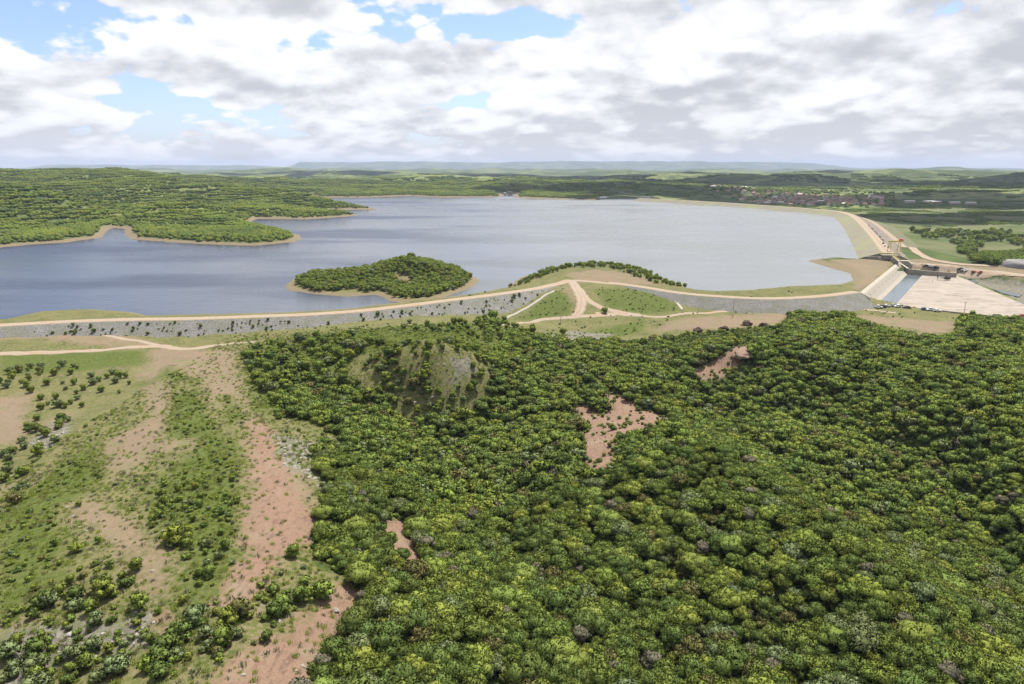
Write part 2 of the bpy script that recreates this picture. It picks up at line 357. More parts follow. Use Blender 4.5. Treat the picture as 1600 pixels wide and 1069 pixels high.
RED = [[(335, 1120), (350, 1045), (430, 995), (495, 935), (545, 910), (573, 930), (545, 985), (505, 1005), (470, 1120)], [(395, 652), (440, 692), (448, 760), (492, 800), (488, 850), (430, 870), (385, 945), (352, 944), (388, 860), (398, 760)],
       [(582, 815), (622, 811), (655, 850), (668, 892), (640, 886), (610, 845)], [(884, 625), (915, 632), (938, 650), (956, 640), (940, 608), (968, 616), (1005, 640), (1060, 658), (1020, 678), (958, 686), (972, 715), (938, 740), (902, 716), (898, 682), (925, 668)],
       [(1070, 580), (1100, 572), (1128, 552), (1165, 535), (1182, 552), (1150, 572), (1118, 590), (1085, 597)], [(235, 965), (262, 950), (270, 985), (250, 990)]]
ROCK = [[(704, 562), (730, 551), (738, 570), (722, 598), (706, 590)], [(430, 678), (470, 690), (530, 690), (530, 705), (480, 712), (505, 755), (460, 730), (440, 705)],
        [(0, 985), (60, 990), (130, 975), (260, 985), (250, 1010), (120, 1030), (0, 1100)], [(210, 950), (240, 940), (232, 985), (205, 985)], [(430, 940), (470, 905), (490, 915), (450, 965)], [(860, 525), (900, 517), (960, 522), (950, 530), (880, 532)], [(40, 690), (85, 660), (120, 660), (70, 710)],
        [(1493, 424), (1530, 432), (1620, 446), (1620, 490), (1560, 455), (1520, 440)]]
LUSH = [[(262, 618), (300, 612), (335, 660), (372, 700), (375, 800), (370, 880), (320, 960), (280, 930), (300, 870), (240, 830), (235, 760), (290, 715), (312, 690), (265, 685)], [(215, 600), (260, 575), (290, 590), (235, 615)], [(345, 620), (378, 618), (380, 655), (362, 660)],
        [(0, 555), (225, 549), (225, 570), (120, 580), (0, 585)], [(0, 800), (100, 720), (150, 700), (170, 740), (90, 800), (100, 900), (60, 930), (0, 960)], [(800, 500), (870, 455), (905, 462), (896, 488)], [(925, 452), (1000, 452), (1040, 462), (1062, 485), (1010, 490), (955, 482)], [(780, 520), (1010, 498), (1000, 520), (860, 530)],
        [(395, 560), (520, 520), (760, 505), (840, 520), (820, 560), (740, 550), (640, 540), (560, 555), (440, 640), (395, 640)]]
FOREST_PX = [(440, 655), (452, 600), (500, 600), (555, 600), (600, 645), (700, 668), (765, 630), (775, 560), (800, 520), (850, 535), (1000, 540), (1070, 524), (1215, 512), (1243, 490), (1330, 498), (1345, 512), (1440, 535), (1495, 525), (1500, 500), (1620, 506), (2300, 560), (2300, 1500), (430, 1500), (480, 1069), (545, 1000), (580, 932), (545, 905), (500, 880), (500, 850), (512, 770), (490, 712), (540, 690), (460, 650), (420, 640)]
RED_W = [hits(p) for p in RED]; TAN_W = [hits(p) for p in TAN]; ROCK_W = [hits(p) for p in ROCK]; LUSH_W = [hits(p) for p in LUSH]
FOREST_W = hits(FOREST_PX)
print('forest y', [round(p[1]) for p in FOREST_W])
a_tan = union(TAN_W); a_red = union(RED_W); a_rock = union(ROCK_W); a_lush = union(LUSH_W); a_forest = union([FOREST_W])
a_shore = np.clip(land, -20, 40)
# ---------------------------------------------------------------- ground material
def mat(name): 
    m = bpy.data.materials.new(name); m.use_nodes = True; t = NT(m.node_tree); t.n.clear(); return m, t
def finish(t, col, rough=.9, bump=None, bstr=.5, bdist=.3, spec=.2, extra=None):
    p = t.new('ShaderNodeBsdfPrincipled', Base_Color=col, Roughness=rough); p.inputs['Specular IOR Level'].default_value = spec
    if bump is not None:
        b = t.new('ShaderNodeBump', Strength=bstr, Distance=bdist, Height=bump); t.l.new(b.outputs[0], p.inputs['Normal'])
    o = t.new('ShaderNodeOutputMaterial', Surface=p.outputs[0]); return p
gm, t = mat('ground')
pos = t.new('ShaderNodeNewGeometry').outputs['Position']
def at(name): return t.new('ShaderNodeAttribute', dict(attribute_name=name)).outputs['Fac']
n1 = t.noise(pos, .9, 6, .65); n2 = t.noise(pos, .13, 5, .6); n3 = t.noise(pos, .02, 4, .55); n4 = t.noise(pos, 3.5, 4, .7); nf = t.noise(pos, .0022, 5, .6)
grass = t.mix(t.ramp(n2, .38, .62), (.060, .075, .018), (.110, .115, .036))
grass = t.mix(t.ramp(n1, .42, .64), grass, (.17, .14, .078))
grass = t.mix(t.ramp(n4, .50, .75), grass, (.045, .065, .018))
lush = t.mix(t.ramp(n1, .35, .65), (.046, .064, .014), (.100, .115, .028))
lush = t.mix(t.ramp(n4, .5, .72), lush, (.035, .06, .012))
wob = t.m('ADD', t.m('MULTIPLY_ADD', t.m('SUBTRACT', n2, .5), 15.0, t.m('MULTIPLY', t.m('SUBTRACT', n1, .5), 9.0)), t.m('MULTIPLY', t.m('SUBTRACT', n4, .5), 5.0))
def mask(name, w=.9, off=0.0): return t.ramp(t.m('ADD', t.m('ADD', at(name), off), wob), -w, w)
c = t.mix(mask('lush', 2.5), grass, lush)
scrub = t.mix(t.ramp(n1, .35, .65), (.030, .046, .012), (.075, .095, .026))
c = t.mix(mask('forest'), c, scrub)
# far country: scrub, pasture, fields
farc = t.mix(t.ramp(n3, .35, .65), (.036, .055, .016), (.072, .095, .026))
past = t.mix(n3, (.12, .155, .040), (.15, .155, .065))
farc = t.mix(t.ramp(nf, .50, .56), farc, past)
farc = t.mix(t.ramp(t.noise(pos, .03, 3, .6), .52, .60), farc, (.038, .058, .018))
dxy = t.vm('LENGTH', pos)
c = t.mix(t.ramp(dxy, 480, 620), c, farc)
tan = t.mix(n1, (.225, .168, .118), (.145, .11, .075)); tan = t.mix(t.ramp(n4, .48, .70), tan, (.115, .085, .058)); tan = t.mix(t.ramp(n3, .40, .62), tan, (.185, .135, .092))
tan = t.mix(t.ramp(n2, .52, .66), tan, (.135, .13, .062))
c = t.mix(t.m('MULTIPLY', mask('tan', 2.6, -1.4), .88), c, tan)
red = t.mix(n1, (.225, .148, .103), (.16, .103, .072)); red = t.mix(t.ramp(n4, .50, .70), red, (.115, .07, .05)); red = t.mix(t.ramp(n2, .54, .70), red, (.19, .145, .10)); red = t.mix(t.ramp(n1, .60, .72), red, (.10, .10, .045))
c = t.mix(mask('red', 1.6, .8), c, red)
rill = t.noise(t.vm('MULTIPLY', pos, (1, .3, .6)), 1.1, 6, .7)
c = t.mix(t.m('MULTIPLY', t.m('MULTIPLY', t.ramp(rill, .52, .62), .55), t.m('MAXIMUM', mask('red', 1.6, .8), t.m('MULTIPLY', mask('tan', 2.2, -.6), .6))), c, (.085, .058, .042))
rock = t.mix(t.new('ShaderNodeTexVoronoi', Vector=pos, Scale=.9).outputs['Color'], (.085, .078, .066), (.205, .182, .155))
rock = t.mix(t.ramp(n1, .5, .62), rock, (.09, .11, .04))
c = t.mix(mask('rock', .9), c, rock)
c = t.mix(mask('field', 4.0), c, t.mix(t.ramp(t.noise(pos, .012, 3, .5), .4, .6), (.062, .082, .026), (.105, .11, .050)))
# bare shore ring
sh = at('shore'); shc = t.mix(n2, (.17, .128, .085), (.125, .11, .062))
shw = t.m('MULTIPLY', t.m('SUBTRACT', n2, .5), 6.0)
ringw = t.ramp(dxy, 350, 1500); rw = t.m('MULTIPLY_ADD', ringw, 12.0, 3.5)
c = t.mix(t.m('MULTIPLY', t.ramp(t.m('SUBTRACT', t.m('ADD', sh, shw), rw), 1.2, -1.2), at('lakeshore')), c, shc)
bh = t.m('ADD', t.m('MULTIPLY_ADD', rill, .6, t.m('MULTIPLY', n1, .6)), t.m('MULTIPLY', n4, .25))
finish(t, c, .95, bh, .55, .9, .1)

field = union([hits(p) for p in [[(1380, 345), (1700, 348), (1700, 410), (1500, 402), (1430, 385), (1395, 360)], [(1350, 333), (1460, 322), (1700, 325), (1700, 345), (1380, 345)], [(1220, 330), (1350, 330), (1340, 335)]]], 30)
lakeshore = ((sdL > -60) | (sdI > -5)) & ((fy_ > 430) | (land < 9)) & ~((fx_ > 200) & (fy_ > 620) & (fx_ > .22*fy_))
ter = grid_mesh('terrain', np.stack([fx_, fy_, HG.ravel()], -1), len(gy), len(gx), gm)
for nm, a in dict(tan=a_tan, red=a_red, rock=a_rock, lush=a_lush, forest=a_forest, shore=a_shore, field=field, lakeshore=lakeshore.astype(float)).items():
    at_ = ter.data.attributes.new(nm, 'FLOAT', 'POINT'); at_.data.foreach_set('value', a.astype(np.float32))
tag(ter, kind='structure')
# ---------------------------------------------------------------- lake
wm, t = mat('lake_water')
pos = t.new('ShaderNodeNewGeometry').outputs['Position']
w1 = t.noise(t.vm('MULTIPLY', pos, (1, 1.6, 1)), .55, 3, .6); w2 = t.noise(t.vm('MULTIPLY', pos, (1, 2.2, 1)), .08, 3, .55)
sl_ = t.noise(t.vm('MULTIPLY', pos, (.35, 1.0, 1)), .008, 4, .55)
bmp = t.m('ADD', t.m('MULTIPLY', w1, .35), w2)
wpx = t.new('ShaderNodeSeparateXYZ', i0=pos).outputs[0]; painted_sheen = t.ramp(t.m('ADD', wpx, t.m('MULTIPLY', t.m('SUBTRACT', t.noise(pos, .004, 4, .6), .5), 420)), -330, 190, 'SMOOTHSTEP')
wc = t.mix(painted_sheen, (.010, .020, .048), (.135, .145, .148))  # paler to the right: brighter sky reflection painted into the water's base colour
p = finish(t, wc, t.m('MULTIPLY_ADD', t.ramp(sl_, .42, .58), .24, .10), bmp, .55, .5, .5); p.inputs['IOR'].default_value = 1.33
def ngon(name, pts, z, m, parent=None):
    bm = bmesh.new(); vs = [bm.verts.new((x, y, z)) for x, y in pts]; f = bm.faces.new(vs)
    if f.normal.z < 0: f.normal_flip()
    bm.normal_update()
    if f.normal.z < 0: f.normal_flip()
    bmesh.ops.triangulate(bm, faces=bm.faces[:]); me = bpy.data.meshes.new(name); bm.to_mesh(me); me.materials.append(m)
    o = bpy.data.objects.new(name, me); COL.objects.link(o); o.parent = parent; return o
LK = [at_z(u, v, 0)[:2] for u, v in [(-700, 520), (-60, 512), (300, 496), (480, 491), (560, 486), (640, 476), (700, 469), (790, 458), (850, 447), (1000, 440), (1060, 457), (1110, 461), (1200, 460), (1300, 455), (1344, 460), (1405, 411), (1400, 404), (1370, 388), (1352, 360), (1332, 340), (1312, 332), (1250, 326), (1150, 318.5), (1080, 314), (1000, 310.5)]]
LK += [(700, 2600), (-300, 2900), (-1500, 2900), (-3500, 1500), (-3500, 500)]
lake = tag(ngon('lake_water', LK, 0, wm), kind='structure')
# ---------------------------------------------------------------- foliage
TINTS = dict(yellow=((.100, .150, .022), (.140, .185, .034), 'bright yellow-green'), mid=((.078, .125, .022), (.115, .160, .034), 'mid green'),
             dark=((.052, .092, .022), (.080, .120, .030), 'dark green'), grey=((.085, .120, .050), (.13, .165, .075), 'grey-green'), olive=((.085, .095, .030), (.14, .14, .050), 'olive brown'),
             dry=((.075, .072, .05), (.11, .105, .07), 'dry grey-brown'), lime=((.105, .155, .022), (.135, .185, .03), 'lime green'))
def foliage(name, lo, hi, k=1.0):
    lo = tuple(a*k for a in lo); hi = tuple(a*k for a in hi)
    m, t = mat(name)
    oi = t.new('ShaderNodeObjectInfo'); pos = t.new('ShaderNodeNewGeometry').outputs['Position']
    obj = t.new('ShaderNodeTexCoord').outputs['Object']
    f = t.m('ADD', t.m('MULTIPLY', oi.outputs['Random'], .55), t.m('MULTIPLY', t.ramp(t.noise(oi.outputs['Location'], .035, 2), .3, .7), .45))
    c = t.mix(f, lo, hi)
    f2 = t.ramp(t.noise(pos, 1.3, 3, .6), .3, .7)
    c = t.mix(t.m('MULTIPLY', f2, .55), c, tuple(k*1.25 for k in hi))
    hs = t.new('ShaderNodeHueSaturation', Color=c, Saturation=.95); t.put(hs.inputs['Hue'], t.m('MULTIPLY_ADD', oi.outputs['Random'], .034, .463)); t.put(hs.inputs['Value'], 1.0)
    c = hs.outputs[0]
    d = t.new('ShaderNodeBsdfDiffuse', Color=c); tr = t.new('ShaderNodeBsdfTranslucent', Color=t.mix(.35, c, (.20, .26, .03)))
    gl = t.new('ShaderNodeBsdfGlossy', Color=(1, 1, 1), Roughness=.45)
    mx = t.new('ShaderNodeMixShader', i0=.60, i1=d.outputs[0], i2=tr.outputs[0])
    mx2 = t.new('ShaderNodeMixShader', i0=.0, i1=mx.outputs[0], i2=gl.outputs[0])
    t.new('ShaderNodeOutputMaterial', Surface=mx2.outputs[0])
    return m
FOL = {k: foliage('foliage_'+k, v[0], v[1], 2.6) for k, v in TINTS.items()}
FOLF = {k: foliage('far_foliage_'+k, v[0], v[1], 1.65) for k, v in TINTS.items()}
bark, t = mat('bark'); posb = t.new('ShaderNodeNewGeometry').outputs['Position']
finish(t, t.mix(t.noise(posb, 4, 4), (.12, .09, .065), (.24, .20, .16)), .9, t.noise(posb, 9, 3), .5, .05)

_ico = {}
def ico(sub):
    if sub not in _ico:
        bm = bmesh.new(); bmesh.ops.create_icosphere(bm, subdivisions=sub, radius=1)
        _ico[sub] = (np.array([v.co[:] for v in bm.verts]), np.array([[v.index for v in f.verts] for f in bm.faces])); bm.free()
    return _ico[sub]
def crown_mesh(name, seed, w, hgt, z0, lobes, nleaf, leaf, m, flat=.6, core_sub=2, droop=.25, keep=1.0):
    """lobed crown: irregular cores with leaf sprays standing off them"""
    r = np.random.default_rng(seed)
    L = []
    for i in range(lobes):
        a = r.uniform(0, 2*math.pi); q = math.sqrt(r.uniform(0, 1)); rr = q*w*.36
        zz = z0+hgt*(.30+.50*(1-q*q*r.uniform(.5, 1)))
        s = w*r.uniform(.16, .31)*(1.2-.35*q)
        L.append((rr*math.cos(a), rr*math.sin(a), zz, s, s*r.uniform(.65, .95)*flat*1.25))
    L.append((0, 0, z0+hgt*.42, w*.30, hgt*.36))
    L = np.array(L)
    V = []; F = []; N = []; nb = 0
    iv, if_ = ico(core_sub)
    for (x, y, z, s, sz) in L:
        n = iv; disp = 1+.28*np.array([mnoise.noise(Vector((*(p*1.9),))+Vector((seed*3.1+x, y, z))) for p in iv])[:, None]
        P = iv*np.array([s, s, sz])*.92*disp+np.array([x, y, z])
        V.append(P); F.append(np.hstack([if_, if_[:, 2:3]])+nb); N.append(n); nb += len(P)
    ntri = sum(len(f) for f in F)
    # leaves
    k = r.integers(0, len(L), nleaf*2); wgt = L[:, 3]**2; wgt /= wgt.sum(); k = r.choice(len(L), nleaf*2, p=wgt)
    d = r.normal(size=(nleaf*2, 3)); d[:, 2] += .35; d /= np.linalg.norm(d, axis=1)[:, None]
    P = L[k, :3]+d*np.stack([L[k, 3], L[k, 3], L[k, 4]], -1)*np.where(r.uniform(size=(nleaf*2, 1)) < .15, r.uniform(1.1, 1.4, (nleaf*2, 1)), r.uniform(.90, 1.18, (nleaf*2, 1)))
    ok = np.ones(len(P), bool)
    for (x, y, z, s, sz) in L: ok &= (((P[:, 0]-x)/s)**2+((P[:, 1]-y)/s)**2+((P[:, 2]-z)/sz)**2) > .62
    ok &= P[:, 2] > z0-.1
    P = P[ok][:nleaf]; d = d[ok][:nleaf]
    nn = d*.55+r.normal(size=P.shape)*.55; nn[:, 2] += .35; nn /= np.linalg.norm(nn, axis=1)[:, None]
    nn *= np.where((nn*d).sum(1) < 0, -1, 1)[:, None]
    t1 = np.cross(nn, r.normal(size=P.shape)); t1 /= np.linalg.norm(t1, axis=1)[:, None]; t2 = np.cross(nn, t1)
    sz = leaf*r.uniform(.55, 1.3, (len(P), 1)); asp = r.uniform(.55, .9, (len(P), 1))
    Q = np.stack([P-t1*sz*.5, P+t2*sz*.5*asp, P+t1*sz*.5, P-t2*sz*.5*asp], 1)
    V.append(Q.reshape(-1, 3)); F.append(np.arange(len(P)*4).reshape(-1, 4)+nb)
    nl = d*.7+nn*.2+np.array([0, 0, .55]); N.append(np.repeat(nl, 4, 0))
    V = np.concatenate(V); N = np.concatenate(N); N /= np.linalg.norm(N, axis=1)[:, None]
    me = bpy.data.meshes.new(name)
    fl = []
    cores = np.concatenate(F[:-1])[:, :3]; leaves = F[-1]
    loops = np.concatenate([cores.ravel(), leaves.ravel()]); starts = np.concatenate([np.arange(len(cores))*3, len(cores)*3+np.arange(len(leaves))*4])
    me.vertices.add(len(V)); me.vertices.foreach_set('co', V.astype(np.float32).ravel())
    me.loops.add(len(loops)); me.loops.foreach_set('vertex_index', loops.astype(np.int32))
    me.polygons.add(len(starts)); me.polygons.foreach_set('loop_start', starts.astype(np.int32))
    me.update(calc_edges=True); me.polygons.foreach_set('use_smooth', np.ones(len(starts), bool))
    me.materials.append(m); me.normals_split_custom_set_from_vertices(N.tolist())
    return me
def trunk_mesh(name, seed, hgt, w, r0=.13, stems=1):
    r = random.Random(seed); b = MB()
    for s in range(stems):
        lx, ly = (r.uniform(-.5, .5), r.uniform(-.5, .5)) if stems > 1 else (r.uniform(-.25, .25), r.uniform(-.25, .25))
        pts = [(lx*.2*s, ly*.2*s, -.3), (lx*.35, ly*.35, hgt*.3), (lx, ly, hgt*.62)]
        b.tube(pts, [r0, r0*.75, r0*.45], 6)
        for k in range(3 if stems > 1 else 5):
            a = r.uniform(0, 6.28); q = r.uniform(.2, .36)*w
            st = Vector((lx*.35, ly*.35, hgt*r.uniform(.3, .42)))
            b.tube([st, st+Vector((math.cos(a)*q*.45, math.sin(a)*q*.45, hgt*.16)), st+Vector((math.cos(a)*q, math.sin(a)*q, hgt*r.uniform(.22, .36)))], [r0*.5, r0*.35, r0*.12], 5)
    o = b.build(name, bark, link=False, smooth=True); return o.data
# (tint, width, height, form word)
KIND = [('mid', 5.6, 4.6, 'rounded'), ('yellow', 6.2, 4.6, 'broad'), ('dark', 5.2, 4.9, 'dense'), ('grey', 5.4, 4.2, 'open-crowned'), ('mid', 4.4, 6.0, 'tall'), ('yellow', 4.4, 4.0, 'compact'),
        ('dark', 6.6, 5.2, 'wide'), ('olive', 5.0, 4.4, 'ragged'), ('mid', 7.0, 4.8, 'spreading'), ('dry', 4.4, 4.6, 'half-bare')]
FREQ = np.array([.20, .15, .15, .09, .13, .09, .08, .05, .05, .03]); FREQ /= FREQ.sum()
near_crown = []; mid_crown = []; trunks = []
for i, (tn, w, hg, form) in enumerate(KIND):
    nl = 1500 if form != 'half-bare' else 500
    near_crown.append(crown_mesh('crown', 100+i, w, hg*.82, hg*.2, 15 if w > 5 else 11, nl, .34, FOL[tn], core_sub=2))
    mid_crown.append(crown_mesh('crown', 200+i, w, hg*.86, hg*.12, 9, 330, .62, FOL[tn], core_sub=2))
    trunks.append(trunk_mesh('trunk', i, hg, w, .15, 1 if form in ('tall', 'dense', 'rounded') else 2))
mid_src = [bpy.data.objects.new('tree_source', me) for me in mid_crown]
near_src = [bpy.data.objects.new('tree_source', me) for me in near_crown]
def low_clump(seed, n, size, tn, hgt=4.0, quads=26, w=5.2):
    """patch of small tree crowns for woods hundreds of metres away"""
    r = np.random.default_rng(seed); iv, if_ = ico(2); V = []; F = []; nb = 0
    for k in range(n):
        a = r.uniform(0, 6.28); q = math.sqrt(r.uniform(0, 1))*size/2; x, y = q*math.cos(a), q*math.sin(a)
        s = w/2*r.uniform(.7, 1.25); sz = hgt/2*r.uniform(.8, 1.3)
        P = iv*(1+.45*np.array([mnoise.noise(Vector(p*1.7)+Vector((seed+k*2.3, k, 0))) for p in iv])[:, None])
        P = P*np.array([s, s*r.uniform(.8, 1.1), sz])+np.array([x, y, sz*.75])
        V.append(P); F.append(if_+nb); nb += len(P)
    me = bpy.data.meshes.new('clump'); me.from_pydata(np.concatenate(V).tolist(), [], np.concatenate(F).tolist())
    me.polygons.foreach_set('use_smooth', np.ones(len(me.polygons), bool)); me.materials.append(FOLF[tn]); return bpy.data.objects.new('clump_source', me)
# ---------------------------------------------------------------- scatter: one object, instances by geometry nodes
def scatter(name, P, src, vi, sc, rz, tilt=None, label=None, cat=None):
    me = bpy.data.meshes.new(name); P = np.asarray(P, np.float32)
    me.vertices.add(len(P)); me.vertices.foreach_set('co', P.ravel())
    def addf(n, typ, a): q = me.attributes.new(n, typ, 'POINT'); q.data.foreach_set('value', a)
    addf('vi', 'INT', np.asarray(vi, np.int32)); addf('sc', 'FLOAT', np.asarray(sc, np.float32)); addf('rz', 'FLOAT', np.asarray(rz, np.float32))
    me.update(); o = bpy.data.objects.new(name, me); COL.objects.link(o)
    g = bpy.data.node_groups.new(name, 'GeometryNodeTree')
    g.interface.new_socket('Geometry', in_out='INPUT', socket_type='NodeSocketGeometry'); g.interface.new_socket('Geometry', in_out='OUTPUT', socket_type='NodeSocketGeometry')
    N = g.nodes; Lk = g.links; gi = N.new('NodeGroupInput'); go = N.new('NodeGroupOutput'); jn = N.new('GeometryNodeJoinGeometry')
    def attr(n, dt):
        a = N.new('GeometryNodeInputNamedAttribute'); a.data_type = dt; a.inputs[0].default_value = n; return a.outputs[0]
    av = attr('vi', 'INT'); asx = attr('sc', 'FLOAT'); ar = attr('rz', 'FLOAT')
    cx = N.new('ShaderNodeCombineXYZ'); Lk.new(ar, cx.inputs[2])
    for k, s in enumerate(src):
        oi = N.new('GeometryNodeObjectInfo'); oi.inputs['Object'].default_value = s; oi.inputs['As Instance'].default_value = True
        cp = N.new('FunctionNodeCompare'); cp.data_type = 'INT'; cp.operation = 'EQUAL'; Lk.new(av, cp.inputs[2]); cp.inputs[3].default_value = k
        ip = N.new('GeometryNodeInstanceOnPoints'); Lk.new(gi.outputs[0], ip.inputs['Points']); Lk.new(cp.outputs[0], ip.inputs['Selection'])
        Lk.new(oi.outputs['Geometry'], ip.inputs['Instance']); Lk.new(cx.outputs[0], ip.inputs['Rotation']); Lk.new(asx, ip.inputs['Scale'])
        Lk.new(ip.outputs[0], jn.inputs[0])
    Lk.new(jn.outputs[0], go.inputs[0])
    md = o.modifiers.new('scatter', 'NODES'); md.node_group = g
    tag(o, label, cat, kind='stuff'); return o
def jgrid(x0, x1, y0, y1, s, r, j=.42):
    X, Y = np.meshgrid(np.arange(x0, x1, s), np.arange(y0, y1, s*.9)); X = X+(np.arange(len(X))[:, None] % 2)*s*.5
    return (X+r.uniform(-j, j, X.shape)*s).ravel(), (Y+r.uniform(-j, j, Y.shape)*s).ravel()
def project(x, y, z):
    dy = y; dzz = z-CAM_H; cz = dy*math.cos(PITCH)-dzz*math.sin(PITCH); cy = dy*math.sin(PITCH)+dzz*math.cos(PITCH)
    return 800+FPX*x/cz, 534.5-FPX*cy/cz, cz
def area_max(x, y, polys):
    o = np.full(x.shape, -1e9)
    for p in polys: o = np.maximum(o, sdpoly(x, y, p))
    return o
r = np.random.default_rng(21)
# --- the wood in front
fw = np.array(FOREST_W); X, Y = jgrid(-130, 620, 70, 460, 2.75, r, .5)
F_ = sdpoly(X, Y, FOREST_W)+fbm(X/9, Y/9, 2, 4)*3.5
def clear(polys, hh=4.6):
    o = area_max(X, Y, polys)
    for k in (.5, 1.0):
        s = 1+k*hh/82; o = np.maximum(o, area_max(X*s, Y*s, polys)-.6)
    return o
CL = clear(RED_W[2:]+TAN_W[14:15]); CL = np.maximum(CL, area_max(X, Y, RED_W)); CT = clear(TAN_W[8:11]+[hits([(1050, 497), (1222, 495), (1222, 530), (1055, 538)])])
FACE_W = hits([(575, 590), (600, 572), (650, 590), (690, 575), (735, 550), (742, 575), (722, 610), (695, 640), (645, 640), (605, 620)])
CRK = sdpoly(X, Y, FACE_W)
keep = (F_ > 0) & (CL+fbm(X/5, Y/5, 2, 7)*2.5 < .4) & (CT < 1.0) & (CRK < 0) & (r.uniform(size=X.shape) > .04+.10*(fbm(X/18, Y/18, 2, 12) > .30)) & (X < .80*Y+60)
X, Y = X[keep], Y[keep]; Z = H(X, Y)
sc = r.uniform(.48, 1.02, len(X))*np.where(r.uniform(size=len(X)) < .07, 1.2, 1.0); rz = r.uniform(0, 6.283, len(X))
f1 = fbm(X/30, Y/30, 3, 31)
wk = np.repeat(FREQ[None], len(X), 0)
yel = sstep(-.1, .5, f1)[:, None]; wk[:, [1, 5]] *= (.45+1.0*yel); wk[:, [2, 6]] *= (1.5-1.0*yel)
wk /= wk.sum(1)[:, None]; vi = (wk.cumsum(1) < r.uniform(size=(len(X), 1))).sum(1).clip(0, len(KIND)-1)
U, Vv, CZ = project(X, Y, Z+3)
vis = (U > -5) & (U < 1605) & (Vv < 1090) & (CZ > 0)
score = np.where(vis, CZ/sc, 1e9); order = np.argsort(score)[:292]
indiv = np.zeros(len(X), bool); indiv[order] = True
NTREE = len(X)
protos = {}
def region(u, v):
    a = ['far left', 'left', 'left of centre', 'centre', 'right of centre', 'right', 'far right'][int(min(max(u, 0), 1599)/1600*7)]
    return a
rank = 0
for k in np.argsort(score)[:292]:
    q = int(vi[k]); tn, w, hg, form = KIND[q]
    if q not in protos:
        e = empty('tree'); a = bpy.data.objects.new('trunk', trunks[q]); COL.objects.link(a); a.parent = e
        b = bpy.data.objects.new('crown', near_crown[q]); COL.objects.link(b); b.parent = e; protos[q] = e
    else:
        e = copy_tree(protos[q])
    e.location = (X[k], Y[k], Z[k]-.15); e.rotation_euler = (0, 0, rz[k]); e.scale = (sc[k],)*3
    size = 'small' if sc[k] < .65 else 'medium-sized' if sc[k] < .855 else 'large'
    row = ['on the bottom edge', 'in the lowest rows', 'a few rows up', 'higher up the slope'][0 if Vv[k] > 1030 else 1 if Vv[k] > 975 else 2 if Vv[k] > 915 else 3]
    tag(e, f"{size} {form} {TINTS[tn][2]} tree {row}, {region(U[k], Vv[k])}", 'tree', 'trees of the wood nearest the viewer')
nm = ~indiv
near_m = nm & (CZ < 190); midm = nm & ~near_m
allv = np.where(near_m, vi, vi+len(KIND))[nm]
scatter('forest', np.stack([X, Y, Z-.2], -1)[nm], near_src+mid_src, allv, sc[nm], rz[nm], label='dense green scrub wood covering the slopes behind the nearest trees', cat='forest')
# undergrowth so that the gaps between the crowns are not bare
ux, uy = jgrid(-130, 620, 70, 460, 2.3, r); kk = (sdpoly(ux, uy, FOREST_W) > -1) & (area_max(ux, uy, RED_W) < -.3) & (area_max(ux, uy, TAN_W) < -.2) & (ux < .8*uy+60) & (r.uniform(size=ux.shape) < .8)
ux, uy = ux[kk], uy[kk]
bush_me = [crown_mesh('bush', 300+i, 2.6, 2.0, -.25, 6, 260, .30, FOL[tn], core_sub=2) for i, tn in enumerate(['mid', 'yellow', 'dark', 'grey', 'olive', 'lime'])]
BT = ['mid', 'yellow', 'dark', 'grey', 'olive', 'lime']
bush_src = [bpy.data.objects.new('bush_source', m_) for m_ in bush_me]
scatter('undergrowth', np.stack([ux, uy, H(ux, uy)-.1], -1), bush_src, r.choice(5, len(ux), p=[.35, .15, .3, .1, .1]), r.uniform(.6, 1.35, len(ux)), r.uniform(0, 6.28, len(ux)), label='low leafy undergrowth between the trees of the wood', cat='undergrowth')
print('trees', NTREE, 'undergrowth', len(ux))
# --- distant woods on the hills (clumps)
clump_src = [low_clump(400+i, 34, 27, tn, 3.3, w=4.1) for i, tn in enumerate(['mid', 'yellow', 'mid', 'dark', 'yellow'])]
one_src = [low_clump(500+i, 2, 3.0, tn, 4.0, w=4.6) for i, tn in enumerate(['mid', 'yellow', 'dark', 'mid'])]
cx_, cy_ = jgrid(-1700, 700, 780, 2700, 17, r)
LAKE_A = np.array(LAKE)
lsd = -sdpoly(cx_, cy_, LAKE); hz = H(cx_, cy_)
nz = fbm(cx_/120, cy_/120, 3, 14)
kk = (lsd > 20+cy_*.006) & (hz > 1.6) & (np.abs(cx_) < .9*cy_+80) & ~((cx_ > .14*cy_) & (cy_ < 2050)) & ~((cx_ > .1*cy_) & (cy_ > 1600) & (nz < .05))
cx_, cy_ = cx_[kk], cy_[kk]
scatter('hillside_scrub', np.stack([cx_, cy_, H(cx_, cy_)-.9], -1), clump_src, (sstep(-.4, .4, fbm(cx_/160, cy_/160, 2, 44))*4.99*.6+r.uniform(0, 2, len(cx_))).astype(int).clip(0, 4), r.uniform(.82, 1.12, len(cx_)), r.uniform(0, 6.28, len(cx_)), label='green scrub woodland covering the hills beyond the reservoir', cat='woodland')
print('clumps', len(cx_))
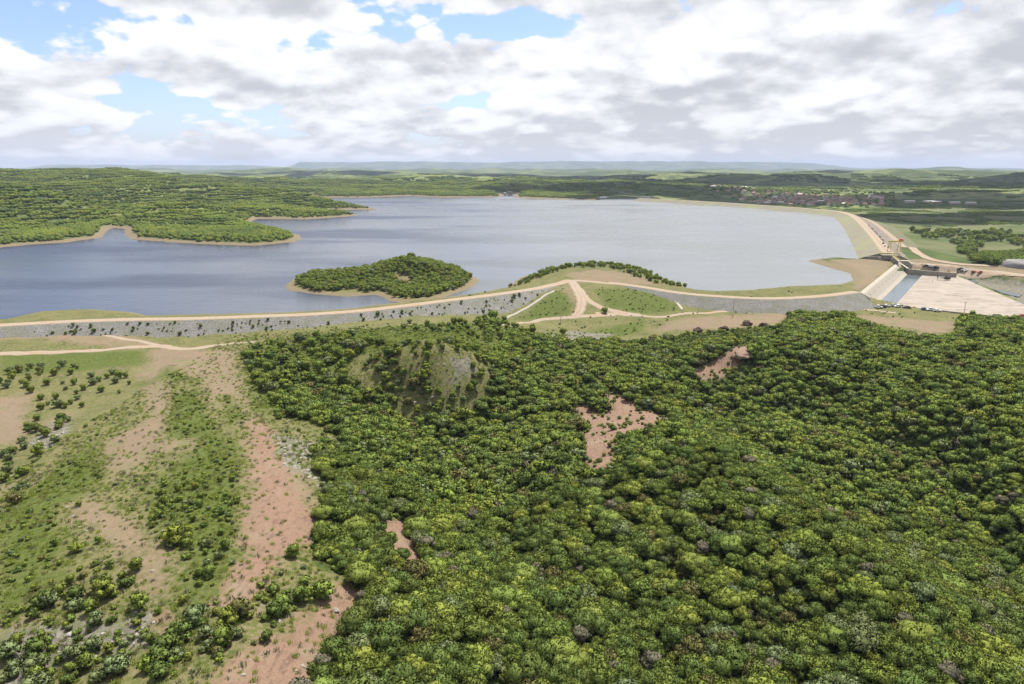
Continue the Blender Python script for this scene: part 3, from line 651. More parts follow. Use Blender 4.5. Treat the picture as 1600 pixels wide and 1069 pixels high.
# near-shore trees on the hills, island trees, trees of the right valley
def singles(name, polys, s, r, keepf, src, scl, label, cat='woodland', lift=-.3):
    xs = np.concatenate([np.array(p)[:, 0] for p in polys]); ys = np.concatenate([np.array(p)[:, 1] for p in polys])
    X, Y = jgrid(xs.min(), xs.max(), ys.min(), ys.max(), s, r); k = area_max(X, Y, polys) > 0
    X, Y = X[k], Y[k]; k = keepf(X, Y); X, Y = X[k], Y[k]
    scatter(name, np.stack([X, Y, H(X, Y)+lift], -1), src, r.integers(0, len(src), len(X)), r.uniform(*scl, len(X)), r.uniform(0, 6.28, len(X)), label=label, cat=cat)
    print(name, len(X)); return X, Y
hill_box = [(-900, 700), (300, 700), (300, 2100), (-2000, 2100), (-900, 1000)]
def kf(x, y):
    l = -sdpoly(x, y, LAKE)+fbm(x/14, y/14, 2, 3)*3; return (l > 7+y*.0035) & (l < 24+y*.008) & (H(x, y) > .8) & (np.abs(x) < .9*y+60) & ~((x > .14*y))
singles('shoreline_scrub', [hill_box], 5.0, r, kf, one_src, (.6, 1.05), 'strip of small green trees behind the bare shore of the far hills')
# island and upstream knoll: individuals
sh_low = [trunk_mesh('trunk', 60+i, 3.2, 3, .09, 3) for i in range(2)]
shrub_crown = [crown_mesh('crown', 600+i, 3.6, 2.9, .15, 8, 420, .38, FOL[tn]) for i, tn in enumerate(['mid', 'yellow', 'dark', 'grey', 'lime', 'olive'])]
shrub_proto = {}
isl_src = [bpy.data.objects.new('shrub_source', m_) for m_ in shrub_crown]
BQ = []
def shrub(x, y, s, k, label, group, z=None, name='bush', cat='bush', must=False):
    BQ.append((x, y, s, k, label, group, (h1(x, y) if z is None else z)-.12, name, cat, must or group is None))
def shrub_now(x, y, s, k, label, group, z, name, cat, must):
    if k not in shrub_proto:
        e = empty('bush'); a = bpy.data.objects.new('trunk', sh_low[k % 2]); COL.objects.link(a); a.parent = e
        b = bpy.data.objects.new('crown', shrub_crown[k]); COL.objects.link(b); b.parent = e; shrub_proto[k] = e
    else: e = copy_tree(shrub_proto[k])
    e.name = name
    e.location = (x, y, z); e.rotation_euler = (0, 0, random.uniform(0, 6.28)); e.scale = (s, s, s*random.uniform(.85, 1.1))
    tag(e, label, cat, group); return e
def fill(polys, s, keepf=None, jit=.42):
    xs = np.concatenate([np.array(p)[:, 0] for p in polys]); ys = np.concatenate([np.array(p)[:, 1] for p in polys])
    X, Y = jgrid(xs.min(), xs.max(), ys.min(), ys.max(), s, r, jit); k = area_max(X, Y, polys)+fbm(X/6, Y/6, 2, 2)*2 > 0; X, Y = X[k], Y[k]
    if keepf is not None: k = keepf(X, Y); X, Y = X[k], Y[k]
    return X, Y
bare_isle = hits([(612, 428), (640, 432), (646, 446), (625, 443)])
ix, iy = fill([ISLE], 3.7, lambda x, y: (sdpoly(x, y, ISLE) > 5.0+2.5*vnoise(x/9, y/9, 2)) & (sdpoly(x, y, bare_isle) < -.5) & (vnoise(x/14, y/14, 5) > -.48) & ~(np.hypot(x-at_z(545, 457, 1)[0], y-at_z(545, 457, 1)[1]) < 9))
SHW = ['mid green', 'bright yellow-green', 'dark green', 'grey-green', 'lime green', 'olive brown']
def kinds(n, p): return r.choice(6, n, p=p)
kv = kinds(len(ix), [.4, .2, .22, .1, .05, .03])
scatter('island_trees', np.stack([ix, iy, H(ix, iy)-.1], -1), isl_src, kv, r.uniform(.85, 1.45, len(ix)), r.uniform(0, 6.28, len(ix)), label='dense small trees covering the round island in the reservoir', cat='trees')
print('isle', len(ix))
# the tall tree on the island top
e = copy_tree(protos[sorted(protos)[0]]); tx = hit(641, 407); e.location = (tx[0], tx[1]+4, h1(tx[0], tx[1]+4)-.2); e.scale = (1.25,)*3
tag(e, 'tallest tree, standing alone above the rest on top of the island', 'tree')
# wooded rim of the knoll
RIM = [[(795, 449), (815, 436), (850, 425), (872, 421), (868, 430), (840, 440)], [(868, 432), (872, 419), (900, 415), (960, 413), (1010, 422), (1042, 437), (1075, 450), (1040, 446), (1000, 441), (975, 433), (950, 425), (890, 425)]]
kx, ky = fill([[at_z(u, v, 3)[:2] for u, v in p] for p in RIM], 3.3, lambda x, y: (-sdpoly(x, y, LAKE) > 1.2) & (vnoise(x/7, y/7, 8)+.5*vnoise(x/3, y/3, 2) > -.05))
scatter('knoll_bushes', np.stack([kx, ky, H(kx, ky)-.1], -1), isl_src, kinds(len(kx), [.4, .3, .08, .07, .1, .05]), r.uniform(.35, 1.1, len(kx)), r.uniform(0, 6.28, len(kx)), label='green bushes rimming the bare knoll where the tracks meet', cat='bushes')
print('rim', len(kx))
# ---------------------------------------------------------------- dams
rr, t = mat('riprap'); pos = t.new('ShaderNodeNewGeometry').outputs['Position']
vo = t.new('ShaderNodeTexVoronoi', Vector=pos, Scale=2.1); ns = t.noise(pos, .12, 4, .6)
cc = t.mix(vo.outputs['Color'], (.14, .135, .13), (.27, .26, .247)); cc = t.mix(t.ramp(ns, .42, .68), cc, (.15, .16, .10)); cc = t.mix(t.ramp(vo.outputs['Distance'], .4, .7), cc, (.12, .115, .105))
finish(t, cc, .95, vo.outputs['Distance'], .9, .35)
gr, t = mat('gravel_road'); pos = t.new('ShaderNodeNewGeometry').outputs['Position']
ac = t.new('ShaderNodeAttribute', dict(attribute_name='across')).outputs['Fac']; aw = t.m('ABSOLUTE', t.m('ADD', ac, t.m('MULTIPLY', t.m('SUBTRACT', t.noise(pos, .35, 3), .5), .5)))
cc = t.mix(t.noise(pos, .5, 4, .6), (.27, .212, .158), (.20, .158, .115)); cc = t.mix(t.ramp(t.noise(pos, .09, 3, .5), .5, .7), cc, (.245, .17, .11)); cc = t.mix(t.m('MULTIPLY', t.ramp(t.m('ABSOLUTE', t.m('SUBTRACT', aw, .42)), .2, .0), .5), cc, (.34, .28, .215)); cc = t.mix(t.m('MULTIPLY', t.ramp(aw, .7, 1.05), .85), cc, (.135, .125, .07)); finish(t, cc, .95, t.noise(pos, 3, 3), .3, .1)
up, t = mat('upstream_face'); pos = t.new('ShaderNodeNewGeometry').outputs['Position']
cc = t.mix(t.noise(pos, .8, 5, .7), (.12, .112, .085), (.20, .172, .13)); cc = t.mix(t.ramp(t.noise(pos, .05, 4), .45, .65), cc, (.17, .185, .085)); finish(t, cc, .95, t.noise(pos, 2, 3), .6, .3)
gs, t = mat('grassed_slope'); pos = t.new('ShaderNodeNewGeometry').outputs['Position']
cc = t.mix(t.noise(pos, .25, 5, .7), (.075, .088, .035), (.135, .125, .072)); cc = t.mix(t.ramp(t.noise(pos, 1.1, 3), .5, .7), cc, (.13, .115, .095)); finish(t, cc, .95, t.noise(pos, 1, 3), .6, .3)
conc, t = mat('concrete'); pos = t.new('ShaderNodeNewGeometry').outputs['Position']
cc = t.mix(t.noise(pos, .25, 5, .65), (.33, .295, .24), (.24, .215, .175)); cc = t.mix(t.ramp(t.noise(t.vm('MULTIPLY', pos, (.35, 1, 1)), .35, 4, .65), .56, .70), cc, (.24, .21, .17)); finish(t, cc, .85, t.noise(pos, 2, 3), .2, .1)
dconc, t = mat('weathered_concrete'); pos = t.new('ShaderNodeNewGeometry').outputs['Position']
cc = t.mix(t.noise(pos, .4, 5, .65), (.16, .145, .12), (.30, .26, .21)); finish(t, cc, .9)
def smooth_path(P, step):
    P = np.array(P, float); n = len(P); out = []
    for i in range(n-1):
        p0, p1, p2, p3 = P[max(i-1, 0)], P[i], P[i+1], P[min(i+2, n-1)]
        m_ = max(2, int(np.linalg.norm(p2-p1)/step))
        for k in range(m_):
            s = k/m_; out.append(.5*((2*p1)+(p2-p0)*s+(2*p0-5*p1+4*p2-p3)*s*s+(3*p1-p0-3*p2+p3)*s**3))
    out.append(P[-1]); return np.array(out)
def frames(C):
    T = np.gradient(C[:, :2], axis=0); T /= np.linalg.norm(T, axis=1)[:, None]; return np.stack([-T[:, 1], T[:, 0]], -1)   # left normal
def sweep(name, C, prof, m, parent=None, rough=0.0, rs=1.0, seed=0):
    """prof: list of (offset to the left, dz from crest)"""
    Nn = frames(C); V = []
    for (o, dzz) in prof:
        x = C[:, 0]+Nn[:, 0]*o; y = C[:, 1]+Nn[:, 1]*o; z = C[:, 2]+dzz
        if rough: z = z+rough*fbm(x/rs, y/rs, 3, seed)*(abs(dzz) > .3)
        V.append(np.stack([x, y, z], -1))
    return grid_mesh(name, np.concatenate(V), len(prof), len(C), m, parent=parent)
def rows(o0, z0, o1, z1, n): return [(o0+(o1-o0)*k/n, z0+(z1-z0)*k/n) for k in range(n+1)]
def dam(cp, label, half, up_run, up_drop, dn_run, dn_drop, m_up, m_dn, step=2.0, berm=None):
    C = smooth_path(cp, step); e = empty('dam', tuple(C[0])); e_inv = Matrix.Translation(-Vector(C[0]))
    a = sweep('upstream_slope', C, rows(half, 0, half+up_run, -up_drop, 8), m_up, e, .5, 3, 1)
    b = sweep('downstream_slope', C, rows(-half-dn_run, -dn_drop, -half, 0, 12), m_dn, e, .55, 2.2, 2)
    c = sweep('crest', C, [(-half, 0), (-half*.9, .12), (0, .2), (half*.9, .12), (half, 0)], gr, e)
    c.data.attributes.new('across', 'FLOAT', 'POINT').data.foreach_set('value', np.repeat([-1, -.9, 0, .9, 1], len(C)).astype(np.float32))
    for o in (a, b, c):
        me = o.data; n_ = len(me.polygons)
        me.flip_normals() if me.polygons[n_//2].normal.z < 0 else None
        o.matrix_parent_inverse = e_inv
    Nf = frames(C)
    for i, s_ in ((0, -1), (len(C)-1, 1)):
        pr = [(half+up_run, -up_drop), (half, 0), (-half, 0), (-half-dn_run, -dn_drop), (-half-dn_run, -14), (half+up_run, -14)]
        T = Vector((Nf[i, 1], -Nf[i, 0], 0))*s_
        V = [(C[i, 0]+Nf[i, 0]*o_-T.x*.05, C[i, 1]+Nf[i, 1]*o_-T.y*.05, C[i, 2]+z_-.02) for o_, z_ in pr]
        q = mesh_obj('end_face', V, [tuple(range(6)) if s_ < 0 else tuple(range(6))[::-1]], m_dn, e); q.matrix_parent_inverse = e_inv
    tag(e, label, 'dam'); return C, e
CZ_ = 5.2
C1, dam1 = dam([at_z(u, v, CZ_) for u, v in [(-260, 520), (-100, 514), (0, 508.5), (100, 503), (200, 499.5), (300, 498), (400, 494.5), (480, 491.5), (560, 486), (640, 477), (700, 469.5), (780, 459.5), (840, 450.5), (882, 441)]],
    'long low earth dam with rubble slope and sandy crest road left of the knoll', 4.0, 20, 8, 19, 11.5, up, rr)
C2, dam2 = dam([at_z(u, v, CZ_-.4) for u, v in [(925, 439), (960, 443), (1000, 448), (1060, 457.5), (1120, 463), (1200, 466.5), (1280, 463), (1338, 456)]],
    'low earth dam with grey rubble slope running from the knoll to the spillway', 3.6, 20, 8, 17, 11, gs, rr)
far_c = [at_z(u, v, 6.0) for u, v in [(1388, 396), (1378, 384), (1365, 368), (1350, 352), (1338, 341), (1326, 334.5), (1305, 330), (1250, 325), (1150, 318), (1080, 313.8), (1000, 309.8)]]
C3, dam3 = dam(far_c, 'long curving main dam on the far right shore carrying parked cars', 6.0, 26, 9, 0.01, .01, up, rr, 4.0)
# its downstream shoulder: rubble, berm track, grassed toe
Cc = C3
brb, t = mat('brown_rubble'); pos = t.new('ShaderNodeNewGeometry').outputs['Position']; vo = t.new('ShaderNodeTexVoronoi', Vector=pos, Scale=.7)
cc = t.mix(vo.outputs['Color'], (.11, .09, .075), (.24, .205, .175)); cc = t.mix(t.ramp(t.noise(pos, .1, 4, .6), .5, .68), cc, (.11, .115, .06)); finish(t, cc, .95, vo.outputs['Distance'], .9, .6)
shb = sweep('rubble_shoulder', Cc, rows(-24, -8, -6, 0, 8), brb, dam3, .9, 5, 4); shc = sweep('grassed_toe', Cc, rows(-75, -21, -31, -8, 6), gs, dam3, .9, 9, 5)
shd = sweep('berm_track', Cc, [(-31.5, -8.3), (-30, -7.75), (-27, -7.7), (-24.5, -7.8), (-23.5, -8.3)], gr, dam3)
for o in (shb, shc, shd):
    if o.data.polygons[len(o.data.polygons)//2].normal.z < 0: o.data.flip_normals()
    o.matrix_parent_inverse = Matrix.Translation(-dam3.location)
Nf = frames(C3); i = 0; T = Vector((Nf[0, 1], -Nf[0, 0], 0))
V = [(C3[0, 0]+Nf[0, 0]*o_+T.x*.05, C3[0, 1]+Nf[0, 1]*o_+T.y*.05, C3[0, 2]+z_) for o_, z_ in [(-6, -.05), (-24, -8.1), (-31, -8.3), (-75, -21), (-75, -22), (-6, -22)]]
q = mesh_obj('end_face', V, [tuple(range(6))[::-1]], dconc, dam3); q.matrix_parent_inverse = Matrix.Translation(-dam3.location)
# ---------------------------------------------------------------- dirt roads
def road(px, width, name='dirt_road', m=gr, z=None, lift=.16, step=1.3, nacross=5):
    C = smooth_path([hit(u, v) for u, v in px], step); Nn = frames(C); V = []
    k = np.arange(len(C))
    for j in range(nacross):
        q = (j/(nacross-1)-.5)*width; q = q+(.55*width/3*fbm(k*step/7, k*0+j*3.0, 3, 3) if j in (0, nacross-1) else 0)
        x = C[:, 0]+Nn[:, 0]*q; y = C[:, 1]+Nn[:, 1]*q; V.append(np.stack([x, y, H(x, y)+lift-(.14 if j in (0, nacross-1) else 0)], -1))
    o = grid_mesh(name, np.concatenate(V), nacross, len(C), m); o.data.attributes.new('across', 'FLOAT', 'POINT').data.foreach_set('value', np.repeat(np.linspace(-1, 1, nacross), len(C)).astype(np.float32))
    if o.data.polygons[len(o.data.polygons)//2].normal.z < 0: o.data.flip_normals()
    return tag(o, kind='structure')
road([(780, 508), (806, 506), (850, 499), (893, 496), (920, 494), (960, 492)], 4.2)
road([(930, 489), (960, 491), (995, 493), (1032, 495.5), (1064, 491), (1126, 487), (1220, 484), (1330, 481), (1400, 489)], 3.4)
road([(858, 449), (880, 440.5), (893, 440), (903, 456), (908, 465), (908, 478), (905, 486), (898, 494)], 6.5)
road([(893, 440), (905, 452), (915, 466), (932, 477), (955, 485), (975, 490), (1000, 493)], 5.5)
road([(868, 446), (893, 439), (930, 441), (960, 444)], 5)
road([(-40, 556), (0, 553), (60, 551), (120, 549), (200, 543), (250, 541), (275, 545), (300, 545), (345, 539), (400, 534)], 4.6)
road([(30, 517), (90, 513), (130, 517), (180, 527), (230, 536), (262, 544)], 3.0)
road([(1411, 381), (1420, 386), (1430, 392), (1440, 399), (1455, 406), (1482, 411), (1530, 415), (1640, 421)], 8, lift=.5, step=3)
road([(1408, 408), (1425, 414), (1450, 417), (1490, 421), (1530, 427), (1640, 436)], 11, lift=.5, step=3)
# ---------------------------------------------------------------- drains
white, t = mat('whitewashed_concrete'); pos = t.new('ShaderNodeNewGeometry').outputs['Position']
finish(t, t.mix(t.noise(pos, 1, 4), (.36, .345, .30), (.24, .23, .20)), .8)
def drain(px, label):
    C = smooth_path([hit(u, v) for u, v in px], 1.5); o = sweep('drain', np.c_[C[:, :2], H(C[:, 0], C[:, 1])+.35], [(-.75, -.6), (-.7, .08), (-.4, .06), (-.3, -.2), (.3, -.2), (.4, .06), (.7, .08), (.75, -.6)], white)
    if o.data.polygons[len(C)*3].normal.z < 0: o.data.flip_normals()
    tag(o, label, 'drain')
drain([(866, 455), (850, 463), (835, 474), (820, 483), (800, 493), (790, 498)], 'pale concrete drain running down the left side of the left green triangle')
drain([(1037, 461), (1048, 466), (1058, 474), (1066, 484)], 'short white concrete drain at the right tip of the right green patch')
# ---------------------------------------------------------------- bushes on the rubble slope of the left dam
Nn = frames(C1); n1_ = 0
for k in range(150):
    i = int(r.integers(int(len(C1)*.23), int(len(C1)*.97))); q = r.uniform(.08, .95); o = -4-19*q
    x, y, z = C1[i, 0]+Nn[i, 0]*o, C1[i, 1]+Nn[i, 1]*o, C1[i, 2]-11.5*q
    u, v, _ = project(x, y, z)
    if z < h1(x, y): continue
    kk = int(r.choice([2, 0, 3, 5], p=[.5, .2, .2, .1])); s = r.uniform(.28, .62)*(1 if r.uniform() < .85 else 1.4)
    third = 'left end' if u < 320 else 'middle' if u < 600 else 'right end'
    shrub(x, y, s, kk, f"{SHW[kk]} bush on the {third} of the grey rubble dam slope", 'bushes on the rubble dam slope', z=z)
q = r.uniform(.06, 1.0, 900); ii = r.integers(int(len(C1)*.2), int(len(C1)*.98), 900); k_ = r.uniform(size=900) < .25+1.0*(vnoise(C1[ii, 0]/14, q*3, 3)+.2); q, ii = q[k_], ii[k_]; o_ = -4-19*q
Q = np.stack([C1[ii, 0]+Nn[ii, 0]*o_, C1[ii, 1]+Nn[ii, 1]*o_, C1[ii, 2]-11.5*q-.15], -1); Q = Q[Q[:, 2] > H(Q[:, 0], Q[:, 1])-.3]
scatter('slope_weeds', Q, bush_src, r.choice(6, len(Q), p=[.25, .1, .2, .25, .2, 0]), r.uniform(.18, .5, len(Q)), r.uniform(0, 6.28, len(Q)), label='low weeds growing between the stones of the left dam slope', cat='weeds')
# ---------------------------------------------------------------- open hillside on the left: bushes, tufts, rocks
def excl(x, y): return (area_max(x, y, RED_W) < -.5)
def bush_area(polys_px, s, p, sc_, words, group, keep=.8, name='bush'):
    W_ = [hits(q) for q in polys_px]; X, Y = fill(W_, s, lambda x, y: (r.uniform(size=x.shape) < keep) & excl(x, y))
    for x, y, k, s_ in zip(X, Y, kinds(len(X), p), r.uniform(*sc_, len(X))):
        shrub(x, y, s_, int(k), f"{SHW[k]} bush {words}", group)
    print(group, len(X)); return X, Y
bush_area([[(378, 560), (400, 545), (470, 530), (560, 525), (600, 540), (560, 560), (560, 600), (450, 600), (440, 650), (405, 620)], [(560, 555), (620, 565), (700, 600), (690, 625), (600, 620)]], 4.6, [.4, .2, .2, .12, .05, .03], (.8, 1.55), 'between the bare hilltop path and the rocky mound', 'bushes west of the rocky mound', .65)
KN = [hits([(555, 565), (600, 545), (680, 535), (750, 545), (775, 570), (765, 630), (700, 665), (640, 655), (600, 640)])]
kx2, ky2 = fill(KN, 2.6, lambda x, y: (r.uniform(size=x.shape) < .5) & (sdpoly(x, y, ROCK_W[0]) < 0) & (sdpoly(x, y, FACE_W) < 1))
scatter('knoll_scrub', np.stack([kx2, ky2, H(kx2, ky2)-.1], -1), isl_src, kinds(len(kx2), [.35, .25, .12, .2, .05, .03]), r.uniform(.35, 1.05, len(kx2)), r.uniform(0, 6.28, len(kx2)), label='mixed green and grey scrub covering the rounded rocky mound', cat='scrub')
bush_area([[(600, 520), (700, 505), (840, 515), (830, 540), (760, 535), (700, 520)], [(745, 500), (790, 500), (790, 512), (745, 512)]], 5.0, [.45, .25, .15, .1, .05, 0], (.7, 1.2), 'on the green brow behind the rocky mound', 'bushes on the brow behind the mound', .7)
bush_area([[(0, 575), (110, 572), (210, 588), (200, 612), (130, 640), (60, 640), (0, 600)]], 5.2, [.3, .25, 0, .38, .05, .02], (.45, 1.1), 'in the rough hollow at the left edge below the dirt road', 'bushes of the left hollow', .6)
bush_area([[(0, 700), (60, 650), (120, 655), (60, 720), (20, 800), (0, 800)]], 4.6, [.2, .1, .15, .4, .05, .1], (.45, 1.0), 'beside the pale rocks at the left edge', 'bushes by the left rocks', .6)
bush_area([[(240, 750), (370, 745), (372, 860), (330, 950), (290, 930), (300, 870), (240, 830)]], 3.4, [.4, .25, .1, .15, .1, 0], (.3, .75), 'in the lush green strip left of the pinkish path', 'bushes of the lush strip beside the path', .62)
bush_area([[(60, 920), (180, 880), (230, 940), (210, 990), (60, 980)], [(250, 990), (340, 960), (480, 895), (500, 930), (430, 1000), (340, 1050), (250, 1069), (60, 1075), (100, 1020)], [(0, 960), (60, 980), (100, 1075), (0, 1075)]], 3.5, [.35, .12, .2, .23, .08, .02], (.5, 1.15), 'on the stony slope in the bottom left corner', 'bushes of the stony bottom left slope', .75)
for (u, v, s, k, w) in [(273, 848, 1.25, 4, 'single dome-shaped lime green bush on the bare soil patch'), (124, 792, .5, 1, 'small yellow-green bush alone on bare soil'), (118, 863, .8, 4, 'flat lime green bush at the left on the grass slope'),
                        (86, 852, .55, 0, 'low leafy green plant beside the flat lime bush'), (155, 848, .45, 0, 'tiny leafy green plant on the stony bare soil'), (945, 490, 1.3, 0, 'lone round tree in the fork of the dirt tracks'), (880, 523, 1.2, 1, 'lone round bush on the pale grass above the wood'),
                        (771, 500, 1.9, 0, 'big round green tree at the foot of the rubble dam'), (262, 1015, 1.2, 2, 'dark blue-green bush at the bottom left beside red soil'), (215, 890, .8, 1, 'bright leafy bush near the bottom left rocks'), (460, 870, .9, 1, 'pale green bush on the bare path edge'),
                        (65, 640, .9, 1, 'rounded bright bush on the dry patch at the left'), (60, 710, .9, 4, 'rounded lime bush at the left above the rocks'), (505, 935, 1.2, 1, 'bright round bush between the path and the red soil'), (640, 505, .8, 3, 'grey-green bush on the brow near the rubble slope'), (415, 1000, .6, 2, 'dark scrubby bush alone on the red soil')]:
    x, y, z = hit(u, v); shrub(x, y, s, k, w, None)
# grass tufts
tuft_src = []
for i, (tn, hh) in enumerate([('yellow', .55), ('olive', .5), ('dry', .6), ('yellow', .7)]):
    q = np.random.default_rng(900+i); V = []; F = []
    for b_ in range(34):
        a = q.uniform(0, 6.28); rr_ = q.uniform(0, .55); bx, by = rr_*math.cos(a), rr_*math.sin(a); ln = hh*q.uniform(.5, 1.1); a2 = q.uniform(0, 6.28); w_ = .06
        dx, dy = math.cos(a2)*w_, math.sin(a2)*w_; lx, ly = q.uniform(-.25, .25), q.uniform(-.25, .25); n0 = len(V)
        V += [(bx-dx, by-dy, -.1), (bx+dx, by+dy, -.1), (bx+lx*.5+dx*.7, by+ly*.5+dy*.7, ln*.6), (bx+lx*.5-dx*.7, by+ly*.5-dy*.7, ln*.6), (bx+lx, by+ly, ln)]
        F += [(n0, n0+1, n0+2, n0+3), (n0+3, n0+2, n0+4)]
    tuft_src.append(mesh_obj('tuft_source', V, F, FOLF[tn], link=False))
tx_, ty_ = jgrid(-140, 20, 75, 330, 1.25, r)
dens = np.clip(.55+fbm(tx_/7, ty_/7, 3, 6)*.9, 0, 1)
tanm = np.maximum(area_max(tx_, ty_, TAN_W), area_max(tx_, ty_, RED_W)); tanm += fbm(tx_/5, ty_/5, 2, 9)*2
kk = (r.uniform(size=tx_.shape) < np.where(tanm > 2.5, .16, np.where(tanm > 0, .5, dens))) & (sdpoly(tx_, ty_, FOREST_W) < 2) & (np.abs(tx_) < .8*ty_+30)
tx_, ty_ = tx_[kk], ty_[kk]; lushm = area_max(tx_, ty_, LUSH_W) > 0
vi_ = np.where(lushm, r.choice(4, len(tx_), p=[.35, .45, .05, .15]), r.choice(4, len(tx_), p=[.38, .12, .36, .14]))
scatter('grass', np.stack([tx_, ty_, H(tx_, ty_)], -1), tuft_src, vi_, r.uniform(.5, 1.25, len(tx_)), r.uniform(0, 6.28, len(tx_)), label='rough tufted grass on the open hillside', cat='grass')
print('tufts', len(tx_))
# low weeds and herbs
wx, wy = jgrid(-140, 40, 75, 345, 2.0, r); HOLLOW_W = [hits(p_) for p_ in [[(0, 575), (110, 572), (210, 588), (200, 612), (130, 640), (60, 720), (0, 790)], [(0, 900), (180, 880), (260, 940), (480, 895), (500, 940), (330, 1069), (0, 1069)]]]
lm = np.maximum(area_max(wx, wy, LUSH_W+HOLLOW_W), -9)
kk = (r.uniform(size=wx.shape) < np.where(lm > 0, .55, .13)*np.clip(1+fbm(wx/12, wy/12, 2, 3)*1.5, 0, 2)) & (area_max(wx, wy, RED_W) < 0) & (area_max(wx, wy, TAN_W) < .5) & (sdpoly(wx, wy, FOREST_W) < 3) & (np.abs(wx) < .8*wy+30)
wx, wy = wx[kk], wy[kk]
scatter('weeds', np.stack([wx, wy, H(wx, wy)-.05], -1), bush_src, r.choice(6, len(wx), p=[.34, .24, .1, .18, .02, .12]), r.uniform(.16, .62, len(wx))*np.where(area_max(wx, wy, HOLLOW_W) > 0, 1.3, 1), r.uniform(0, 6.28, len(wx)), label='low leafy weeds spread through the grass of the open hillside', cat='weeds')
gx2, gy2 = jgrid(-30, 330, 300, 440, 2.6, r)
gl_ = area_max(gx2, gy2, LUSH_W[5:])
kk = ((gl_ > 0) & (r.uniform(size=gx2.shape) < .30)) | ((-sdpoly(gx2, gy2, LAKE) > 2) & (r.uniform(size=gx2.shape) < .06))
gx2, gy2 = gx2[kk], gy2[kk]
kk = area_max(gx2, gy2, TAN_W) < 0; gx2, gy2 = gx2[kk], gy2[kk]
scatter('weeds', np.stack([gx2, gy2, H(gx2, gy2)-.1], -1), bush_src, r.choice(6, len(gx2), p=[.35, .35, .0, .15, .0, .15]), r.uniform(.2, .6, len(gx2)), r.uniform(0, 6.28, len(gx2)), label='low weeds on the green ground between the dirt tracks and the dam', cat='weeds')
qx, qy = jgrid(-20, 140, 90, 340, 2.3, r); rw_ = area_max(qx, qy, RED_W[2:5]); kk = (rw_ > -1) & (r.uniform(size=qx.shape) < np.where(rw_ < 2.8, .8, .22)); qx, qy = qx[kk], qy[kk]
scatter('weeds', np.stack([qx, qy, H(qx, qy)-.05], -1), bush_src, r.choice(6, len(qx), p=[.3, .15, .15, .25, .15, 0]), r.uniform(.15, .75, len(qx))*np.where(r.uniform(size=len(qx)) < .12, 1.7, 1), r.uniform(0, 6.28, len(qx)), label='small weeds on the reddish clearings inside the wood', cat='weeds')
# rocks
rkm, t = mat('rock'); pos = t.new('ShaderNodeNewGeometry').outputs['Position']; oi = t.new('ShaderNodeObjectInfo').outputs['Random']
finish(t, t.mix(t.noise(pos, 1.5, 4), t.mix(oi, (.10, .092, .08), (.235, .215, .19)), (.30, .27, .23)), .9, t.noise(pos, 4, 3), .4, .1)
rock_src = []
for i in range(4):
    iv, if_ = ico(2); P = np.array([p*(1+.45*mnoise.noise(Vector(p*1.3)+Vector((i*5, 0, 0)))) for p in iv])*np.array([1, .75, .55])*.55
    rock_src.append(mesh_obj('rock_source', P, if_, rkm, link=False))
RX, RY = fill(ROCK_W[1:7], 1.1, lambda x, y: r.uniform(size=x.shape) < .42)
pth = smooth_path([(*hit(u, v)[:2], 0) for u, v in [(436, 680), (442, 705), (455, 728), (480, 740), (500, 757), (508, 775)]], .5); m_ = 170
ii = r.integers(0, len(pth), m_); RX = np.append(RX, pth[ii, 0]+r.normal(0, .8, m_)); RY = np.append(RY, pth[ii, 1]+r.normal(0, .8, m_))
tx2, ty2 = jgrid(-130, 0, 78, 220, 3.2, r); kk = (area_max(tx2, ty2, TAN_W[4:5]+RED_W[:1]) > -2) & (r.uniform(size=tx2.shape) < .5); RX = np.append(RX, tx2[kk]); RY = np.append(RY, ty2[kk])
scatter('loose_rocks', np.stack([RX, RY, H(RX, RY)], -1), rock_src, r.integers(0, 4, len(RX)), r.choice([.3, .5, .8, 1.5], len(RX), p=[.45, .3, .19, .06]), r.uniform(0, 6.28, len(RX)), label='loose pale stones along the path edge and the bottom left slope', cat='rocks')
# rubble lying on the cliff of the mound
RX, RY = fill([FACE_W], 1.5, lambda x, y: r.uniform(size=x.shape) < np.where(sdpoly(x, y, ROCK_W[0]) > 0, .22, .10))
scatter('cliff_rubble', np.stack([RX, RY, H(RX, RY)], -1), rock_src, r.integers(0, 4, len(RX)), r.choice([.5, .9, 1.7], len(RX), p=[.6, .3, .1]), r.uniform(0, 6.28, len(RX)), label='broken rock on the quarried face of the mound', cat='rubble')
bush_area([[(585, 575), (620, 570), (690, 590), (710, 610), (720, 600), (690, 632), (640, 634), (590, 608)]], 3.0, [.25, .1, .25, .3, .02, .08], (.5, 1.0), 'clinging to the steep rocky face of the mound', 'bushes on the face of the rocky mound', .75)

bq = sorted(BQ, key=lambda q: (not q[9], project(q[0], q[1], q[6])[2]/q[2] if 0 < project(q[0], q[1], q[6])[0] < 1600 and project(q[0], q[1], q[6])[1] < 1069 else 1e9))
for q in bq[:285]: shrub_now(*q)
q = bq[285:]
scatter('small_bushes', [(k[0], k[1], k[6]) for k in q], isl_src, [k[3] for k in q], [k[2] for k in q], r.uniform(0, 6.28, len(q)), label='many further small bushes dotting the rubble dam slope and the open ground', cat='bushes')
print('bushes', len(BQ))
